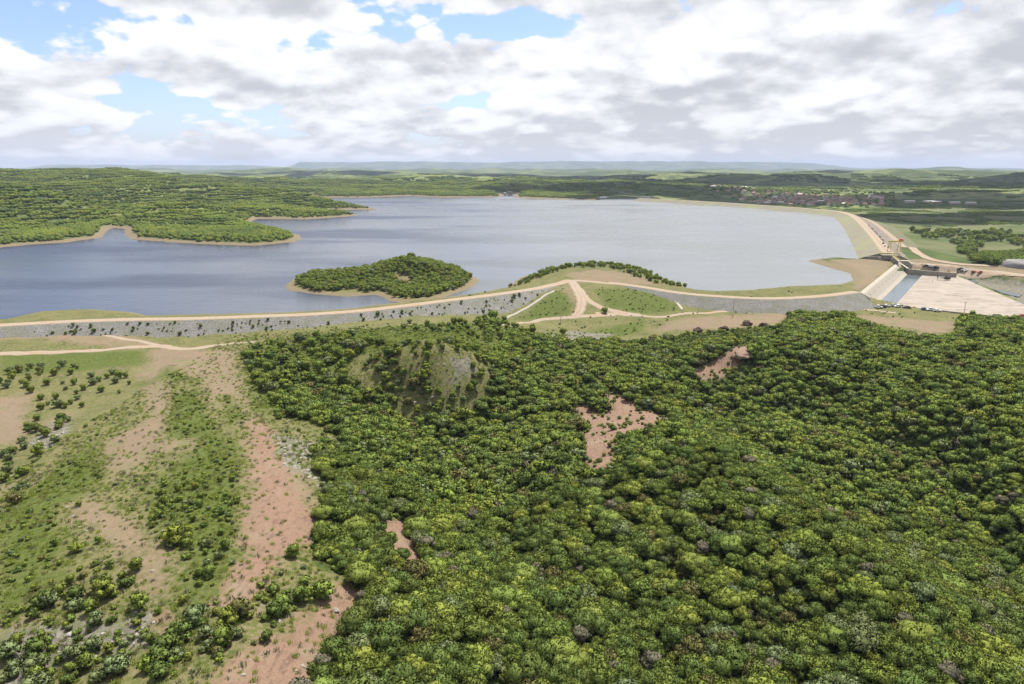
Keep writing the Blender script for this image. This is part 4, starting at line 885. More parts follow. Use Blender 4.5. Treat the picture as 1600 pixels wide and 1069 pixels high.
# ---------------------------------------------------------------- plain paint materials
def paint(name, col, rough=.5, spec=.4, metal=0):
    m, t = mat(name); p = finish(t, t.mix(t.noise(t.new('ShaderNodeTexCoord').outputs['Object'], 2.5, 3), tuple(c*.82 for c in col), col), rough, spec=spec); p.inputs['Metallic'].default_value = metal; return m
P_ = dict(white=paint('white_paint', (.72, .72, .70), .35), silver=paint('silver_paint', (.42, .43, .45), .3), black=paint('black_paint', (.03, .03, .035), .3), red=paint('red_paint', (.38, .05, .035), .35), blue=paint('blue_paint', (.05, .09, .2), .35), brown=paint('brown_paint', (.16, .07, .05), .4))
glass = paint('dark_glass', (.03, .035, .04), .1, .6); tyre = paint('tyre_rubber', (.025, .025, .025), .9); yellow = paint('yellow_steel', (.46, .385, .05), .5); lamp_m = paint('lamp_glass', (.8, .8, .75), .2)
redst = paint('red_steel', (.6, .07, .04), .5); olive = paint('dark_olive_paint', (.03, .04, .028), .5); steel = paint('grey_steel', (.25, .25, .25), .5); wood = paint('weathered_pole', (.30, .26, .21), .9, .1)
# ---------------------------------------------------------------- spillway
def v3(u, v, z): return Vector(at_z(u, v, z))
W0, W1 = v3(1406, 411, 1.6), v3(1345, 461, 1.6); dW = (W0-W1); Lw = dW.length; dW.normalize(); nW = Vector((dW.y, -dW.x, 0))
ang = math.atan2(dW.y, dW.x)
e = empty('spillway_weir', tuple(W1), ang)            # local x along the crest, local -y downstream
b = MB(); n_s = 40
prof = [(2.2, 0), (1.2, .35), (0, .4), (-1.2, 0), (-3.6, -2.6), (-6.2, -5.2), (-8.8, -6.6), (-8.8, -9), (3.4, -9)]
b.prism(prof[::-1], 0, Lw); b.prism([(4, 1.9), (-6, 1.9), (-9, -.6), (-9, -9), (4, -9)][::-1], Lw+.9, Lw+7); b.build('overflow_face', conc, e)
b = MB()
for k in range(1, 11): b.box((Lw*k/11, -3.4, -1.9), (.35, .6, .3))
for x0 in (-.9, Lw+.1):
    b.prism([(4, 1.6), (1.5, 2.4), (-3, .2), (-9.5, -4.4), (-9.5, -9), (4, -9)][::-1], x0, x0+.8)
b.build('end_wall', conc, e)
tag(e, 'long sloping concrete spillway weir between the lake and the water basin', 'spillway')
ap_px = [(1443, 427.5), (1496, 431), (1600, 476), (1680, 512), (1600, 498), (1398, 478)]
apz = -4.7; AP = [at_z(u, v, apz)[:2] for u, v in ap_px]
apm, t = mat('apron_concrete'); pos = t.new('ShaderNodeNewGeometry').outputs['Position']
rot = t.new('ShaderNodeMapping', Vector=pos); rot.inputs['Rotation'].default_value = (0, 0, R(12)); rot = rot.outputs[0]
br = t.new('ShaderNodeTexBrick', dict(offset=.5), Vector=rot, Color1=(.27, .235, .195, 1), Color2=(.235, .20, .165, 1), Mortar=(.13, .11, .09, 1), Scale=1.0); br.inputs['Mortar Size'].default_value = .12; br.inputs['Brick Width'].default_value = 14; br.inputs['Row Height'].default_value = 5.5; br.inputs['Bias'].default_value = -.2
st = t.noise(t.vm('MULTIPLY', rot, (.28, 1.2, 1)), .30, 5, .65); cc = t.mix(t.m('MULTIPLY', t.ramp(st, .50, .64), .75), br.outputs[0], (.11, .09, .07)); cc = t.mix(t.m('MULTIPLY', t.ramp(t.noise(pos, .06, 3), .5, .7), .5), cc, (.30, .255, .205))
finish(t, cc, .9)
def slab(name, pts, z, th, m, parent=None):
    n = len(pts); V = [(x, y, z) for x, y in pts]+[(x, y, z-th) for x, y in pts]
    a = sum(pts[i][0]*pts[(i+1) % n][1]-pts[(i+1) % n][0]*pts[i][1] for i in range(n))
    top = list(range(n)) if a > 0 else list(range(n))[::-1]; F = [top, [k+n for k in top[::-1]]]
    for i in range(n):
        j = (i+1) % n; f = [i, i+n, j+n, j]; F.append(f if a > 0 else f[::-1])
    return mesh_obj(name, V, F, m, parent)
o = slab('spillway_apron', AP, apz, 2.0, apm); tag(o, 'huge pale concrete apron with dark stains right of the water basin', 'concrete apron')
bw, t = mat('basin_water_material'); pos = t.new('ShaderNodeNewGeometry').outputs['Position']; p = finish(t, t.mix(t.noise(pos, .03, 3), (.06, .085, .10), (.09, .11, .115)), .12, t.noise(pos, .9, 3), .25, .3, .5); p.inputs['IOR'].default_value = 1.33
foot0, foot1 = W0+nW*7.5, W1+nW*7.5
tag(ngon('basin_water', [tuple(foot1.xy), tuple(foot0.xy), AP[0], AP[5]], -4.95, bw), kind='structure')
for q in ([(1552, 452), (1575, 455), (1598, 460), (1592, 464), (1565, 458)], [(1583, 470), (1610, 475), (1640, 486), (1620, 487)], [(1512, 437), (1524, 438), (1530, 442), (1518, 442)]):
    tag(ngon('pool_water', [at_z(u, v, -7.9)[:2] for u, v in q], -7.9, bw), kind='structure')
# wall behind the basin
def wall(name, pts, thick, z0, m, label, cat='wall', cap=None):
    """pts: (x,y,ztop) polyline"""
    e_ = empty(name, (pts[0][0], pts[0][1], z0)); V = []; F = []
    C = np.array(pts); Nn_ = frames(C)
    for i in range(len(C)):
        for s_, z_ in ((-.5, z0), (-.5, C[i, 2]), (.5, C[i, 2]), (.5, z0)): V.append((C[i, 0]+Nn_[i, 0]*thick*s_, C[i, 1]+Nn_[i, 1]*thick*s_, z_))
    for i in range(len(C)-1):
        for k in range(4): F.append((i*4+k, i*4+(k+1) % 4, (i+1)*4+(k+1) % 4, (i+1)*4+k))
    F += [(3, 2, 1, 0), tuple(len(V)-4+k for k in range(4))]
    o_ = mesh_obj('wall_body', V, F, m, e_); o_.matrix_parent_inverse = Matrix.Translation(-e_.location)
    V = []; F = []
    for i in range(len(C)):
        for s_, z_ in ((-.65, C[i, 2]+.003), (-.65, C[i, 2]+.3), (.65, C[i, 2]+.3), (.65, C[i, 2]+.003)): V.append((C[i, 0]+Nn_[i, 0]*thick*s_, C[i, 1]+Nn_[i, 1]*thick*s_, z_))
    for i in range(len(C)-1):
        for k in range(4): F.append((i*4+k, i*4+(k+1) % 4, (i+1)*4+(k+1) % 4, (i+1)*4+k))
    F += [(3, 2, 1, 0), tuple(len(V)-4+k for k in range(4))]
    o_ = mesh_obj('coping', V, F, cap or m, e_); o_.matrix_parent_inverse = Matrix.Translation(-e_.location)
    bm = bmesh.new()
    for o_ in e_.children: bm.from_mesh(o_.data); bmesh.ops.recalc_face_normals(bm, faces=bm.faces[:]); bm.to_mesh(o_.data); bm.clear()
    return tag(e_, label, cat)
wall('retaining_wall', [(*at_z(1419, 421, -1)[:2], -1), (*at_z(1445, 423.5, -1.2)[:2], -1.2), (*at_z(1495, 427.5, -1.6)[:2], -1.6)], .9, -7, dconc, 'low grey retaining wall behind the basin and the pale apron', cap=conc)
wall('retaining_wall', [(*at_z(1394, 404, 4)[:2], 4), (*at_z(1404, 410, 2.5)[:2], 2.5), (*at_z(1419, 420, -.5)[:2], -.5)], 1.3, -7, dconc, 'dark stepped wing wall between the intake tower and the basin', cap=conc)
# ---------------------------------------------------------------- intake tower, deck, gantry crane
T0 = v3(1386, 405, 2); 
e = empty('intake_tower', (T0.x, T0.y, -3), R(-8))
b = MB(); b.box((0, 0, 4.2), (8.5, 8, 8.6), 0, taper=.96); b.box((-5.2, 0, 3.2), (2.2, 6, 6.6)); b.box((5.4, -.5, 3.4), (2.6, 7, 7)); b.build('tower_body', dconc, e)
b = MB(); b.box((1.5, 0, 8.75), (13.5, 9, .45)); b.build('deck', conc, e)
b = MB()
for k in range(3): b.box((-2.6+2.6*k, -4.03, 3.2), (1.5, .12, 4.5))
b.build('gate_slot', P_['black'], e)
for (x0, y0, x1, y1) in ((-5.1, -4.3, 8.1, -4.3), (-5.1, 4.3, 8.1, 4.3), (8.1, -4.3, 8.1, 4.3), (-5.1, -4.3, -5.1, 4.3)):
    b = MB(); n_r = int(max(abs(x1-x0), abs(y1-y0))/1.6)
    for k in range(n_r+1):
        q = k/n_r; b.box((x0+(x1-x0)*q, y0+(y1-y0)*q, 9.5), (.16, .16, 1.05))
    for z in (9.5, 10.0): b.tube([(x0, y0, z), (x1, y1, z)], .09, 5)
    b.build('railing', yellow, e)
b = MB(); b.box((-1.5, 9.5, 1.2), (24, 1.2, 9.6)); b.box((-13, 14, -.5), (1.0, 10, 7)); b.build('abutment_wall', dconc, e)
tag(e, 'dark concrete intake tower with yellow railed deck at the end of the far dam', 'intake tower')
B0, B1 = v3(1394, 400, 5), v3(1405, 409, 5)
e = empty('footbridge', (B0.x, B0.y, 5), math.atan2(B1.y-B0.y, B1.x-B0.x)); Lb = (B1-B0).length
b = MB(); b.box((Lb/2, 0, .1), (Lb, 2.4, .5)); b.build('deck', conc, e)
for s_ in (-1, 1):
    b = MB()
    for k in range(int(Lb/1.8)+1): b.box((min(k*1.8, Lb-.1), s_*1.1, .85), (.14, .14, 1.0))
    for z in (.85, 1.35): b.tube([(0, s_*1.1, z), (Lb, s_*1.1, z)], .09, 5)
    b.build('railing', yellow, e)
for k in (.3, .75): b = MB(); b.box((Lb*k, 0, -3.6), (.9, 1.8, 6.9)); b.build('pier', dconc, e)
tag(e, 'yellow railed footbridge from the intake tower down toward the spillway weir', 'footbridge')
G0 = v3(1399.5, 393, 6.1)
e = empty('gantry_crane', (G0.x-.5, G0.y+2, 5.9), R(4))
b = MB(); 
for y in (-1.1, 1.1): b.box((0, y, 9.2), (12.5, .5, 1.1))
for x in (-6, -3, 0, 3, 6): b.box((x, 0, 9.2), (.3, 1.75, .7))
b.build('beam', yellow, e)
for sx in (-4.6, 4.6):
    b = MB()
    for sy in (-1, 1): b.tube([(sx, sy*2.6, 0), (sx, sy*1.1, 8.65)], .34, 6)
    b.tube([(sx, -2.0, 3.4), (sx, 2.0, 3.4)], .22, 5); b.box((sx, 0, .15), (.8, 6.4, .5)); b.build('leg', yellow, e)
b = MB(); b.box((5.2, 0, 10.4), (2.4, 2.2, 1.25)); b.box((5.2, 0, 11.2), (1.6, 1.4, .35)); b.box((7.2, 0, 9.9), (1.5, .25, .9)); b.build('hoist', redst, e)
b = MB(); b.tube([(2.0, 0, 9.7), (2.0, 0, 5.5)], .06, 5); b.box((2.0, 0, 5.3), (.7, .4, .5)); b.build('hook', steel, e)
tag(e, 'yellow gantry crane with a red hoist standing over the intake', 'gantry crane')
# ---------------------------------------------------------------- vehicles
def make_car(col, kind='car'):
    e = empty('car' if kind != 'pickup_truck' else kind)
    L2, W2 = (2.2, .88) if kind == 'car' else (2.6, .92)
    b = MB()
    if kind == 'car': pr = [(-L2, .35), (L2, .35), (L2, .75), (L2-.25, .95), (.95, 1.02), (-L2+.1, 1.05), (-L2, .8)]; cab = [(.95, 1.0), (.30, 1.48), (-1.35, 1.50), (-L2+.15, 1.03)]
    elif kind == 'pickup_truck': pr = [(-L2, .45), (L2, .45), (L2, .9), (L2-.3, 1.12), (1.1, 1.2), (-L2, 1.2)]; cab = [(1.1, 1.18), (.55, 1.75), (-.75, 1.78), (-.9, 1.18)]
    b.prism(pr, -W2, W2); o_ = b.build('body', P_[col], e)
    b = MB(); V = [(x*(W2-.06-(.14 if k in (1, 2) else 0)), y, z) for x in (-1, 1) for k, (y, z) in enumerate(cab)]
    b.add(V, [(3, 2, 1, 0), (4, 5, 6, 7), (1, 2, 6, 5), (2, 3, 7, 6), (0, 1, 5, 4)]); b.build('cabin', glass, e)
    y1, y2, zt = cab[1][0], cab[2][0], cab[1][1]; b = MB(); b.box((0, (y1+y2)/2, zt+.045), (W2*1.66, abs(y1-y2)+.12, .07)); b.build('roof', P_[col], e)
    if kind == 'pickup_truck': b = MB(); b.box((0, -1.75, 1.21), (1.5, 1.5, .04)); b.build('load_bed', P_['black'], e)
    for sx in (-1, 1):
        for sy in (-.62, .62):
            b = MB(); b.tube([(sx*(W2-.12), sy*L2, .34), (sx*(W2+.04), sy*L2, .34)], .34, 12); b.build('wheel', tyre, e)
        b = MB(); b.box((sx*.6, L2+.01, .72), (.36, .06, .16)); b.build('headlight', lamp_m, e)
    return e
CARP = {}
def car(x, y, z, rz, col, kind, label, group):
    k = (col, kind)
    if k not in CARP: e_ = CARP[k] = make_car(col, kind)
    else: e_ = copy_tree(CARP[k])
    e_.location = (x, y, z); e_.rotation_euler = (0, 0, rz); tag(e_, label, 'pickup truck' if kind == 'pickup_truck' else 'car', group); return e_
g = 'vehicles parked along the near edge of the apron'
near_cars = [(1372, 481.5, 'white', 'pickup_truck', 'white pickup truck, leftmost of the row between the bushes and the basin'), (1379, 480.5, 'black', 'car', 'black car second from the left in the row below the basin'), (1385, 479.5, 'white', 'car', 'white car third from the left in the row below the basin'), (1396, 479, 'silver', 'car', 'silver car at the near right corner of the water basin'), (1402, 480, 'white', 'car', 'white car just right of the silver one by the basin corner'),
             (1416, 482, 'black', 'car', 'lone black car between the basin corner and the pair on the apron edge'), (1445, 484.5, 'blue', 'car', 'dark blue car touching the left of the big white pickup'), (1453, 485.5, 'white', 'pickup_truck', 'large white pickup truck on the near edge of the apron'), (1464, 487, 'white', 'car', 'small white car right of the large white pickup'),
             (1549, 499, 'white', 'car', 'white car half hidden at the right below the apron'), (1556, 500, 'silver', 'car', 'silver car beside the black pickup at the right below the apron'), (1566, 500.5, 'black', 'pickup_truck', 'black pickup truck at the right below the apron edge'), (1598, 501, 'red', 'car', 'red car at the right edge of the photo below the apron')]
for u, v, col, kind, lab in near_cars:
    x, y, z = hit(u, v); inap = sdpoly(np.array([x]), np.array([y]), AP)[0] > 1; car(x, y, apz if inap else z+.05, R(random.choice([80, 95, 265, 275])+random.uniform(-8, 8)), col, kind, lab, g)
for i, (u, v, col, kind) in enumerate([(1446, 416.5, 'black', 'car'), (1449.5, 417, 'white', 'car'), (1454, 417.5, 'silver', 'car'), (1458.5, 418, 'white', 'pickup_truck'), (1463, 418.8, 'black', 'car'), (1501, 421.5, 'black', 'pickup_truck'), (1506, 423, 'silver', 'car'), (1510, 424, 'white', 'car'), (1522, 426, 'red', 'car'), (1532, 427, 'red', 'pickup_truck')]):
    x, y, z = hit(u, v); w_ = ['first', 'second', 'third', 'fourth', 'fifth'][i % 5]; lab = f"{col} {kind.replace('_', ' ')}, {w_} from the left of the {'group behind the basin' if i < 5 else 'line behind the rocky channel'}"
    car(x, y, z+.05, R(random.choice([85, 70, 250])), col, kind, lab, 'vehicles on the orange earth bank')
Nn = frames(C3); cl = C3
ncar = 0
for k in range(19):
    u, v = (1358+(1386-1358)*(k/18), 353.5+(382-353.5)*(k/18)) if k < 16 else [(1380, 381), (1383, 385), (1388, 387)][k-16]
    x, y, _ = at_z(u, v, 6.2); i = int(np.argmin((C3[:, 0]-x)**2+(C3[:, 1]-y)**2)); t_ = math.atan2(*(C3[min(i+1, len(C3)-1), :2]-C3[i-1, :2])[::-1])
    col = ['black', 'white', 'silver', 'black', 'red', 'white', 'black', 'silver'][k % 8]
    if k < 16: x, y = C3[i, 0]+Nn[i, 0]*-4.6, C3[i, 1]+Nn[i, 1]*-4.6
    where = ['at the far end', 'in the far part', 'in the middle', 'in the near part'][k//4] if k < 16 else ''
    lab = f"{col} car {where} of the line along the far dam road" if k < 16 else f"{col} car beside the intake, {['leftmost', 'middle', 'rightmost'][k-16]} of three near the crane"
    car(x, y, 6.2, t_-R(90), col, 'car', lab, 'cars lined up on the far dam')
# ---------------------------------------------------------------- helicopter
hx, hy, _ = at_z(1479, 438, apz); e = empty('helicopter', (hx, hy, apz), R(186))
b = MB(); b.tube([(-3.2, 0, 1.35), (-2.9, 0, 1.4), (-2.2, 0, 1.5), (-1.0, 0, 1.7), (.6, 0, 1.75), (1.8, 0, 1.75), (2.6, 0, 1.8)], [.2, .62, .98, 1.22, 1.2, .85, .45], 12); b.tube([(-.9, 0, 2.75), (.2, 0, 2.95), (1.5, 0, 2.75), (2.1, 0, 2.3)], [.25, .5, .45, .2], 8); b.build('fuselage', olive, e, smooth=True)
b = MB(); b.tube([(-3.15, 0, 1.62), (-2.7, 0, 1.95), (-1.7, 0, 2.3)], [.2, .6, .72], 10); b.build('windscreen', glass, e, smooth=True)
b = MB(); b.tube([(2.4, 0, 1.85), (7.6, 0, 2.2)], [.42, .16], 8); b.build('tail_boom', olive, e, smooth=True)
b = MB(); b.add([(7.0, -.08, 2.1), (7.9, -.08, 2.1), (8.7, -.08, 3.9), (8.0, -.08, 3.9), (7.0, .08, 2.1), (7.9, .08, 2.1), (8.7, .08, 3.9), (8.0, .08, 3.9)], [(0, 1, 2, 3), (7, 6, 5, 4), (0, 4, 5, 1), (1, 5, 6, 2), (2, 6, 7, 3), (3, 7, 4, 0)]); b.box((6.4, 0, 2.15), (.7, 2.6, .09)); b.build('tail_fin', olive, e)
rt = MB(); rt.tube([(0.1, 0, 2.9), (.1, 0, 3.6)], .15, 8); m_ = rt.build('rotor_mast', steel, e)
for k in range(4):
    b = MB(); a = R(20+90*k); b.box((2.9, 0, 0), (5.2, .36, .07)); q = b.build('rotor_blade', P_['black'], e); q.location = (.1, 0, 3.55); q.rotation_euler = (0, R(2), a)
b = MB(); b.box((0, 0, 0), (.16, .06, 1.7)); b.box((0, 0, 0), (1.7, .06, .16)); q = b.build('tail_rotor', P_['black'], e); q.location = (8.2, -.22, 3.2)
for s_ in (-1, 1): b = MB(); b.tube([(-2.4, s_*1.15, .25), (-2.1, s_*1.15, .08), (1.6, s_*1.15, .08)], .07, 6); b.tube([(-1.2, s_*1.15, .08), (-1.2, s_*.6, .8)], .06, 5); b.tube([(1, s_*1.15, .08), (1, s_*.6, .8)], .06, 5); b.build('skid', steel, e)
tag(e, 'dark olive helicopter parked on the pale concrete apron', 'helicopter')
# ---------------------------------------------------------------- people
def person_mesh(shirt, trousers, stride):
    m, t = mat('clothing'); z = t.new('ShaderNodeSeparateXYZ', i0=t.new('ShaderNodeTexCoord').outputs['Object']).outputs[2]
    cc = t.mix(t.m('GREATER_THAN', z, .92), trousers, shirt); cc = t.mix(t.m('GREATER_THAN', z, 1.47), cc, (.30, .18, .12)); cc = t.mix(t.m('GREATER_THAN', z, 1.68), cc, (.02, .015, .01)); cc = t.mix(t.m('LESS_THAN', z, .09), cc, (.03, .025, .02)); finish(t, cc, .9)
    V = [(0, 0, .95), (0, 0, 1.15), (0, 0, 1.38), (0, 0, 1.48), (0, .01, 1.58), (0, .01, 1.70)]; Rr = [.15, .135, .16, .06, .10, .09]; E = [(0, 1), (1, 2), (2, 3), (3, 4), (4, 5)]
    for s in (-1, 1):
        n = len(V); st = stride*s
        V += [(s*.09, 0, .88), (s*.10, st*.5+.02, .48), (s*.10, st-.02, .08), (s*.10, st+.14, .04)]; Rr += [.095, .065, .045, .04]; E += [(0, n), (n, n+1), (n+1, n+2), (n+2, n+3)]
        n = len(V); V += [(s*.19, 0, 1.40), (s*.25, -st*.3, 1.14), (s*.25, -st*.6+.08, .90), (s*.25, -st*.6+.12, .80)]; Rr += [.06, .045, .035, .04]; E += [(2, n), (n, n+1), (n+1, n+2), (n+2, n+3)]
    me = bpy.data.meshes.new('person'); me.from_pydata(V, E, []); me.materials.append(m); o_ = bpy.data.objects.new('person', me); COL.objects.link(o_)
    md = o_.modifiers.new('skin', 'SKIN'); ss = me.skin_vertices[0].data if me.skin_vertices else None
    if ss is None: return o_
    for i, q in enumerate(ss): q.radius = (Rr[i], Rr[i]*.8); q.use_root = (i == 0)
    o_.modifiers.new('sub', 'SUBSURF').levels = 1
    return o_
PP = [('white', (.6, .6, .58), (.04, .05, .08)), ('blue', (.06, .12, .28), (.03, .03, .035)), ('red', (.4, .05, .04), (.12, .10, .08))]
PPO = {}
def person(x, y, z, rz, k, label, group):
    if k not in PPO:
        nm_, a, b_ = PP[k]
        bm = bmesh.new(); me0 = bpy.data.meshes.new('tmp'); bm.free()
        o_ = PPO[k] = person_mesh(a, b_, .16 if k else .22)
    else: o_ = PPO[k].copy(); COL.objects.link(o_)
    o_.location = (x, y, z); o_.rotation_euler = (0, 0, rz); tag(o_, label, 'person', group)
print('skin', {k: len(o_.data.skin_vertices) for k, o_ in PPO.items()})
def _ensure():
    for o_ in PPO.values(): pass
x, y, _ = at_z(1457, 441, apz); person(x, y, apz, .4, 0, 'person in a white shirt walking left of the helicopter', 'people on the apron')
x, y, _ = at_z(1464, 437.5, apz); person(x, y, apz, 2.2, 1, 'person in a blue shirt walking between the helicopter and the wall', 'people on the apron')
dk = bpy.data.objects['intake_tower']; Mt = Matrix.Translation(dk.location) @ Matrix.Rotation(R(-8), 4, 'Z')
for i, (lx, ly, k) in enumerate([(-3.5, -3, 0), (-1.6, -3.4, 1), (.3, -3.1, 2), (2.2, -3.5, 0), (4.4, -3.0, 1), (6.4, -2.2, 0), (1.4, 0.6, 1), (-2.4, -.6, 0)]):
    p_ = Mt @ Vector((lx, ly, 8.98)); person(*p_, random.uniform(0, 6), k, f"person in a {PP[k][0]} shirt on the yellow railed intake deck, {['first', 'second', 'third', 'fourth', 'fifth', 'sixth', 'middle', 'inner'][i]} from the left" if i < 6 else f"person in a {PP[k][0]} shirt in the {['middle', 'left'][i-6]} of the intake deck", 'people on the intake deck')
# ---------------------------------------------------------------- poles, heaps
def pole(u, v, hgt, label):
    x, y, z = hit(u, v); e_ = empty('utility_pole', (x, y, z)); b = MB(); b.tube([(0, 0, -.5), (.1, 0, hgt)], [.19, .12], 8); b.build('post', wood, e_)
    b = MB(); b.box((.1, 0, hgt-.5), (2.0, .14, .14)); b.build('crossarm', wood, e_)
    for q in (-.85, 0, .85): b = MB(); b.tube([(.1+q, 0, hgt-.43), (.1+q, 0, hgt-.15)], .07, 6); b.build('insulator', white, e_)
    tag(e_, label, 'utility pole'); return e_
pole(1505, 496, 9.5, 'tall slender pole standing before the right half of the apron')
pole(1145, 495, 9.0, 'tall slender pole beside the toe track left of the reddish platform')
pole(876, 507, 5.0, 'short post beside the track below the left green triangle')
def heap(name, u, v, w, d_, hgt, m, label, cat, seed, rough=.35, z=None):
    iv, if_ = ico(4); q = iv[:, 2].clip(0, 1)
    P = np.array([[p[0], p[1], max(p[2], -.25)] for p in iv]); nz_ = np.array([mnoise.fractal(Vector(p*1.6)+Vector((seed*7., 0, 0)), 1.0, 2.0, 4) for p in iv])
    P = P*(1+rough*nz_)[:, None]*np.array([w/2, d_/2, hgt]); o_ = mesh_obj(name, P, if_, m, smooth=True); x, y, z_ = hit(u, v); o_.location = (x, y, (z_ if z is None else z)-.1); o_.rotation_euler = (0, 0, seed*1.3); return tag(o_, label, cat, 'dark brown heaps above the wood' if cat == 'heap' else None)
dkb, t = mat('dark_brown_soil'); pos = t.new('ShaderNodeNewGeometry').outputs['Position']; finish(t, t.mix(t.noise(pos, 1.2, 5), (.032, .022, .017), (.08, .05, .038)), .95, t.noise(pos, 3, 4), .7, .3)
pnk, t = mat('pinkish_gravel'); pos = t.new('ShaderNodeNewGeometry').outputs['Position']; finish(t, t.mix(t.noise(pos, .7, 5), (.15, .10, .078), (.21, .145, .11)), .95, t.noise(pos, 2, 4), .6, .3)
gry, t = mat('grey_gravel'); pos = t.new('ShaderNodeNewGeometry').outputs['Position']; finish(t, t.mix(t.noise(pos, .7, 5), (.17, .165, .16), (.24, .23, .22)), .95, t.noise(pos, 2, 4), .6, .3)
for i, (u, v, w, l) in enumerate([(1090, 519, 6.6, 'leftmost dark brown heap, on the lower edge of the pale platform'), (1131, 516.5, 5.6, 'second dark brown heap from the left, half sunk in green bushes'), (1166, 508, 6.6, 'dark brown heap on the far edge of the pale platform, third from the left'), (1195, 511, 6.2, 'rightmost dark brown heap beside the tree-covered hill')]):
    heap('soil_heap', u, v, w, w*.75, 2.3, dkb, l, 'heap', i+1, .5)
heap('gravel_mound', 1162, 553, 15, 9, 2.0, pnk, 'pinkish gravel mound in the small clearing of the upper wood', 'mound', 8, .3)
heap('gravel_mound', 1585, 418, 30, 14, 6.5, gry, 'grey gravel mound beyond the orange bank at the right edge', 'mound', 9, .15)
# ---------------------------------------------------------------- town beyond the dam
roofm, t = mat('roof_tiles'); oi = t.new('ShaderNodeObjectInfo').outputs['Random']; finish(t, t.mix(oi, (.19, .095, .07), (.30, .175, .135)), .9)
roofw, t = mat('pale_sheet_roof'); finish(t, (.55, .55, .54), .6)
wallm, t = mat('house_wall'); oi = t.new('ShaderNodeObjectInfo').outputs['Random']; finish(t, t.mix(oi, (.46, .42, .38), (.34, .22, .17)), .9)
winm = paint('window_dark', (.05, .05, .06), .4)
def house_mesh(w, d_, h_, rf, rm):
    b = MB(); b.box((0, 0, h_/2-.5), (w, d_, h_+1), 0)
    b.add([(-w/2-.3, -d_/2-.4, h_-.1), (w/2+.3, -d_/2-.4, h_-.1), (w/2+.3, 0, h_+rf), (-w/2-.3, 0, h_+rf), (w/2+.3, d_/2+.4, h_-.1), (-w/2-.3, d_/2+.4, h_-.1)], [(0, 1, 2, 3), (3, 2, 4, 5), (1, 4, 2), (0, 3, 5)], 1)
    for x in (-w*.3, w*.3): b.box((x, -d_/2-.02, h_*.55), (1.1, .1, 1.1), 2)
    b.box((0, -d_/2-.02, 1.1), (1.0, .12, 2.1), 2)
    o_ = b.build('house', [wallm, rm, winm], link=False); return o_.data
HM = [house_mesh(8, 9, 3.4, 1.7, roofm), house_mesh(11, 8, 3.2, 1.6, roofm), house_mesh(7, 10, 4.6, 1.8, roofm), house_mesh(16, 10, 4.2, 1.4, roofw), house_mesh(9, 9, 6.2, 1.3, roofm)]
bands = [(1112, 1180, 302, 311), (1150, 1250, 308, 316), (1230, 1385, 308, 319), (1180, 1330, 310, 318)]
nh = 0; taken = []
for k in range(4000):
    if nh >= 215: break
    q = random.choices(range(4), [.5, 1.4, 2.6, 1.6])[0]; u = random.uniform(*bands[q][:2]); v = random.uniform(*bands[q][2:])+ (u-1200)*.012
    x, y, z = at_z(u, v, -9); gr_ = 13.5; ix_, iy_ = round(x/gr_), round(y/(gr_*1.35))
    if (ix_, iy_) in taken or sdpoly(np.array([x]), np.array([y]), LAKE)[0] > -60: continue
    taken.append((ix_, iy_)); x, y = ix_*gr_+random.uniform(-1.2, 1.2), iy_*gr_*1.35+random.uniform(-2, 2)
    if h1(x, y) > 30: continue
    mi_ = random.choices(range(5), [.35, .25, .2, .07, .13])[0]; o_ = bpy.data.objects.new('house', HM[mi_]); COL.objects.link(o_); o_.location = (x, y, h1(x, y)+.2); o_.rotation_euler = (0, 0, random.choice([0, R(90), 0, R(180)])+R(random.uniform(-4, 4)))
    wd = ['small red-roofed house', 'wide red-roofed house', 'narrow red-roofed house', 'long pale-roofed building', 'two-storey red-roofed house'][mi_]
    tag(o_, f"{wd} in the {'left end' if u < 1170 else 'left part' if u < 1230 else 'middle' if u < 1290 else 'right part' if u < 1345 else 'right end'} of the town beyond the dam, {'front' if v > 315 else 'middle' if v > 310 else 'back'} rows", 'house', 'houses of the town beyond the dam'); nh += 1
for u, v, l in [(1421, 316.5, 'leftmost'), (1450, 317, 'second'), (1462, 317.5, 'third'), (1491, 318.5, 'fourth'), (1516, 319, 'rightmost')]:
    x, y, z = hit(u, v); o_ = bpy.data.objects.new('shed', house_mesh(24, 12, 4.5, 1.2, roofw)); COL.objects.link(o_); o_.location = (x, y, z-.1); tag(o_, f"long white shed, {l} of the five right of the town", 'shed', 'white sheds right of the town')
x, y, z = hit(1358, 312); e = empty('church', (x, y, z)); b = MB(); b.box((0, 0, 6), (5, 5, 12)); b.box((0, 0, 13.5), (4, 4, 3)); b.build('tower', P_['white'], e); b = MB(); b.box((0, 0, 16.5), (4.2, 4.2, 3), taper=.1); b.build('spire', roofm, e); b = MB(); b.box((12, 0, 4.5), (16, 11, 9)); b.build('nave', wallm, e); tag(e, 'white church tower rising over the right end of the town', 'church')
x, y, z = hit(797, 306); e = empty('intake_structure', (x, y, 0)); b = MB(); b.box((0, 0, 4), (14, 9, 8)); b.box((0, 0, 9.2), (16, 11, 1.2)); b.build('body', dconc, e); b = MB(); b.box((-16, 18, 3), (8, 40, 6)); b.build('access_bank', conc, e); tag(e, 'small grey water structure in the notch of the far shore', 'water structure')
